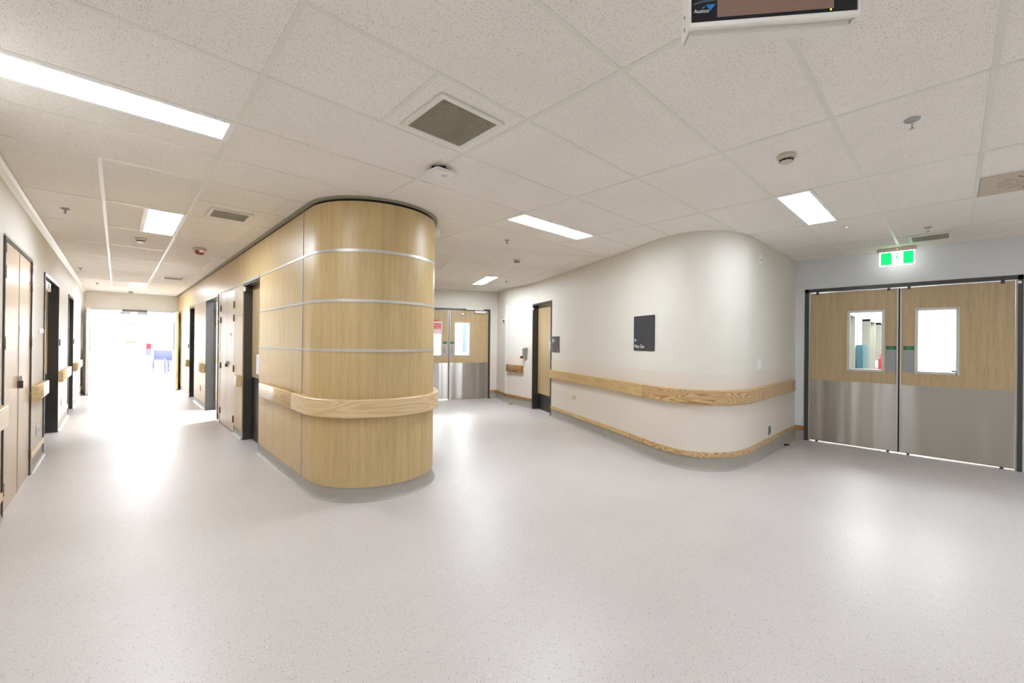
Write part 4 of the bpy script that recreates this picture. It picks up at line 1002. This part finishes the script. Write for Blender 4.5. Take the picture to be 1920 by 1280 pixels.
def lobby_chair(x, y, lb):
    t = empty('wheelchair', (x, y, 0), lb, 'wheelchair', 'wheelchairs parked in the lobby')
    for sx in (-0.25, 0.25):
        mb = MB(); n = 20
        pts = [(x+sx, y+0.3*math.cos(2*math.pi*i/n), 0.3+0.3*math.sin(2*math.pi*i/n)) for i in range(n+1)]
        mb.tube(pts, 0.022, 6); mb.lathe((x+sx-0.02, y, 0.3), [(0.03, 0), (0.03, 0.04)], 10, (1, 0, 0))
        for k in range(6): a = k*math.pi/3; mb.tube([(x+sx, y, 0.3), (x+sx, y+0.29*math.cos(a), 0.3+0.29*math.sin(a))], 0.005, 4)
        mb.build('wheel', 'navy', t)
        MB().tube([(x+sx*0.9, y+0.2, 0.3), (x+sx*0.9, y+0.22, 0.95), (x+sx*0.9, y+0.36, 1.0)], 0.015, 6).build('push_handle', 'navy', t)
        MB().lathe((x+sx-0.015, y-0.4, 0.09), [(0.09, 0), (0.09, 0.03)], 14, (1, 0, 0)).build('caster', 'navy', t)
    MB().box((x, y), (1, 0), (0, 1), -0.22, 0.22, -0.25, 0.2, 0.48, 0.54).build('seat', 'navy', t, bevel=0.01)
    MB().box((x, y), (1, 0), (0, 1), -0.22, 0.22, 0.18, 0.22, 0.54, 0.92).build('backrest', 'navy', t, bevel=0.01)
    mb = MB(); 
    for sx in (-0.2, 0.2): mb.tube([(x+sx, y-0.2, 0.5), (x+sx, y-0.42, 0.2), (x+sx, y-0.45, 0.12)], 0.012, 6)
    mb.build('footrest', 'navy', t)
lobby_chair(1.42, 24.0, 'dark wheelchair in the lobby glare, left of the pair'); lobby_chair(1.72, 22.6, 'dark wheelchair in the lobby glare, right of the pair')
# side room behind the open doorway
room('wall_side_room', *I2, XM+0.1, 3.9, 8.3, 12.0, 2.6, {'u0'})
mb = MB(); mb.box(*I2, XM+0.1, XM+0.14, 8.3, 8.88, 0, 2.6); mb.box(*I2, XM+0.1, XM+0.14, 10.28, 12.0, 0, 2.6); mb.box(*I2, XM+0.1, XM+0.14, 8.88, 10.28, 2.22, 2.6)
tag(mb.build('wall_side_room_front', 'wallwhite'), kind='structure')
lamp('side_room_light', *I2, 1.9, 3.3, 9.0, 9.6, 2.6, 'diff_side', 'ceiling light inside the room of the open doorway', 'lights behind doors')
# corridor behind the right double doors
rm = room('wall_beyond_right', *I2, XR+0.1, 20, -2.4, 1.62, 2.6, {'u0'})
mb = MB(); mb.box(*I2, XR+0.1, XR+0.13, 1.52, 1.70, 0, 2.6); mb.box(*I2, XR+0.1, XR+0.13, -2.48, -0.56, 0, 2.6); mb.box(*I2, XR+0.1, XR+0.13, -0.56, 1.52, 2.25, 2.68)
tag(mb.build('wall_beyond_right_front', 'wallwhite'), kind='structure')
for k in range(4): lamp('side_room_light', *I2, 8.6+2.9*k, 9.8+2.9*k, 0.2, 1.25, 2.6, 'diff_right', 'ceiling light of the corridor behind the right double doors, %s from the doors' % ['first', 'second', 'third', 'fourth'][k], 'lights behind doors')
FQ = Fr((0, 1.62), (1, 0), (0, -1))
for (a, b) in ((10.8, 11.78), (14.2, 15.3), (16.6, 17.6)):
    t = empty('door_frame', FQ.p((a+b)/2, 0, 0), {10.8: 'nearest grey-green door frame seen through the left door window', 14.2: 'middle grey-green door frame seen through the left door window', 16.6: 'farthest grey-green door frame seen through the left door window'}[a], 'door frame', 'door frames behind the right doors')
    mb = MB(); FQ.add(mb, a, a+0.06, 0, 0.16, 0, 2.12); FQ.add(mb, b-0.06, b, 0, 0.16, 0, 2.12); FQ.add(mb, a, b, 0, 0.16, 2.06, 2.12); mb.build('jambs', 'greengrey', t)
    FQ.box('leaf', 'wallwhite', t, a+0.06, b-0.06, 0.0, 0.03, 0.02, 2.06)
t = empty('trolley', (12.3, 1.42, 0), 'teal curved trolley back seen through the left door window', 'trolley')
cv = [(12.02, 1.50), (12.07, 1.44), (12.25, 1.41), (12.5, 1.40)]
MB().sweep(cv[::-1], [(0, 0.35), (0, 1.3), (-0.03, 1.42), (-0.07, 1.44), (-0.09, 1.3), (-0.09, 0.35)]).build('back_pad', 'teal', t)
for (x, y) in ((12.12, 1.47), (12.42, 1.44)): MB().lathe((x, y, 0), [(0.03, 0), (0.03, 0.35)], 10).build('leg', 'palegrey', t)
t = empty('fire_extinguisher', (15.9, 1.38, 0.7), 'red fire extinguisher seen through the left door window', 'fire extinguisher')
MB().lathe((15.9, 1.38, 0.68), [(0.07, 0), (0.075, 0.02), (0.075, 0.36), (0.03, 0.42), (0.02, 0.46)], 18).build('cylinder', 'red', t); MB().box((15.9, 1.38), (1, 0), (0, 1), -0.02, 0.06, -0.05, 0.05, 1.13, 1.17).build('handle', 'red', t)
MB().box((15.9, 1.38), (1, 0), (0, 1), -0.03, 0.03, 0.07, 0.17, 0.8, 1.0).build('bracket', 'palegrey', t)
t = empty('wall_notice', (19.95, -0.4, 1.9), 'small reddish notice on the far wall seen through the right door window', 'sign')
MB().box((19.99, -0.4), (0, 1), (-1, 0), -0.3, 0.0, 0.0, 0.01, 2.05, 2.15).build('board', 'redprint', t)
# room behind the far double doors
room('wall_beyond_end', (0, 0), NN, D, 0.4, 4.2, SE+0.1, 14.5, 2.6, {'w0'})
mb = MB(); mb.box((0, 0), NN, D, 0.3, 0.88, SE+0.1, SE+0.13, 0, 2.6); mb.box((0, 0), NN, D, 2.96, 4.28, SE+0.1, SE+0.13, 0, 2.6); mb.box((0, 0), NN, D, 0.88, 2.96, SE+0.1, SE+0.13, 2.24, 2.68)
tag(mb.build('wall_beyond_end_front', 'wallwhite'), kind='structure')
for k in range(2): lamp('side_room_light', (0, 0), NN, D, 1.2, 3.2, 10.9+1.8*k, 11.5+1.8*k, 2.6, 'diff_side', 'ceiling light of the room behind the far double doors, %s the doors' % ['nearer', 'farther from'][k], 'lights behind doors')
for (a, b, lb) in ((2.89, 3.02, 'wider blue-grey upright seen through the far door window'), (3.06, 3.10, 'thin blue-grey upright seen through the far door window')):
    t = empty('cabinet_door', (*dn(13, (a+b)/2), 1.06), lb, 'cabinet door', 'blue-grey uprights'); MB().box((0, 0), NN, D, a, b, 13.0, 13.05, 1.08, 2.3).build('panel', 'bluegrey', t, bevel=0.004)
    MB().box((0, 0), NN, D, a+0.01, b-0.01, 13.01, 13.04, 0.0, 1.08).build('post', 'wallwhite', t)
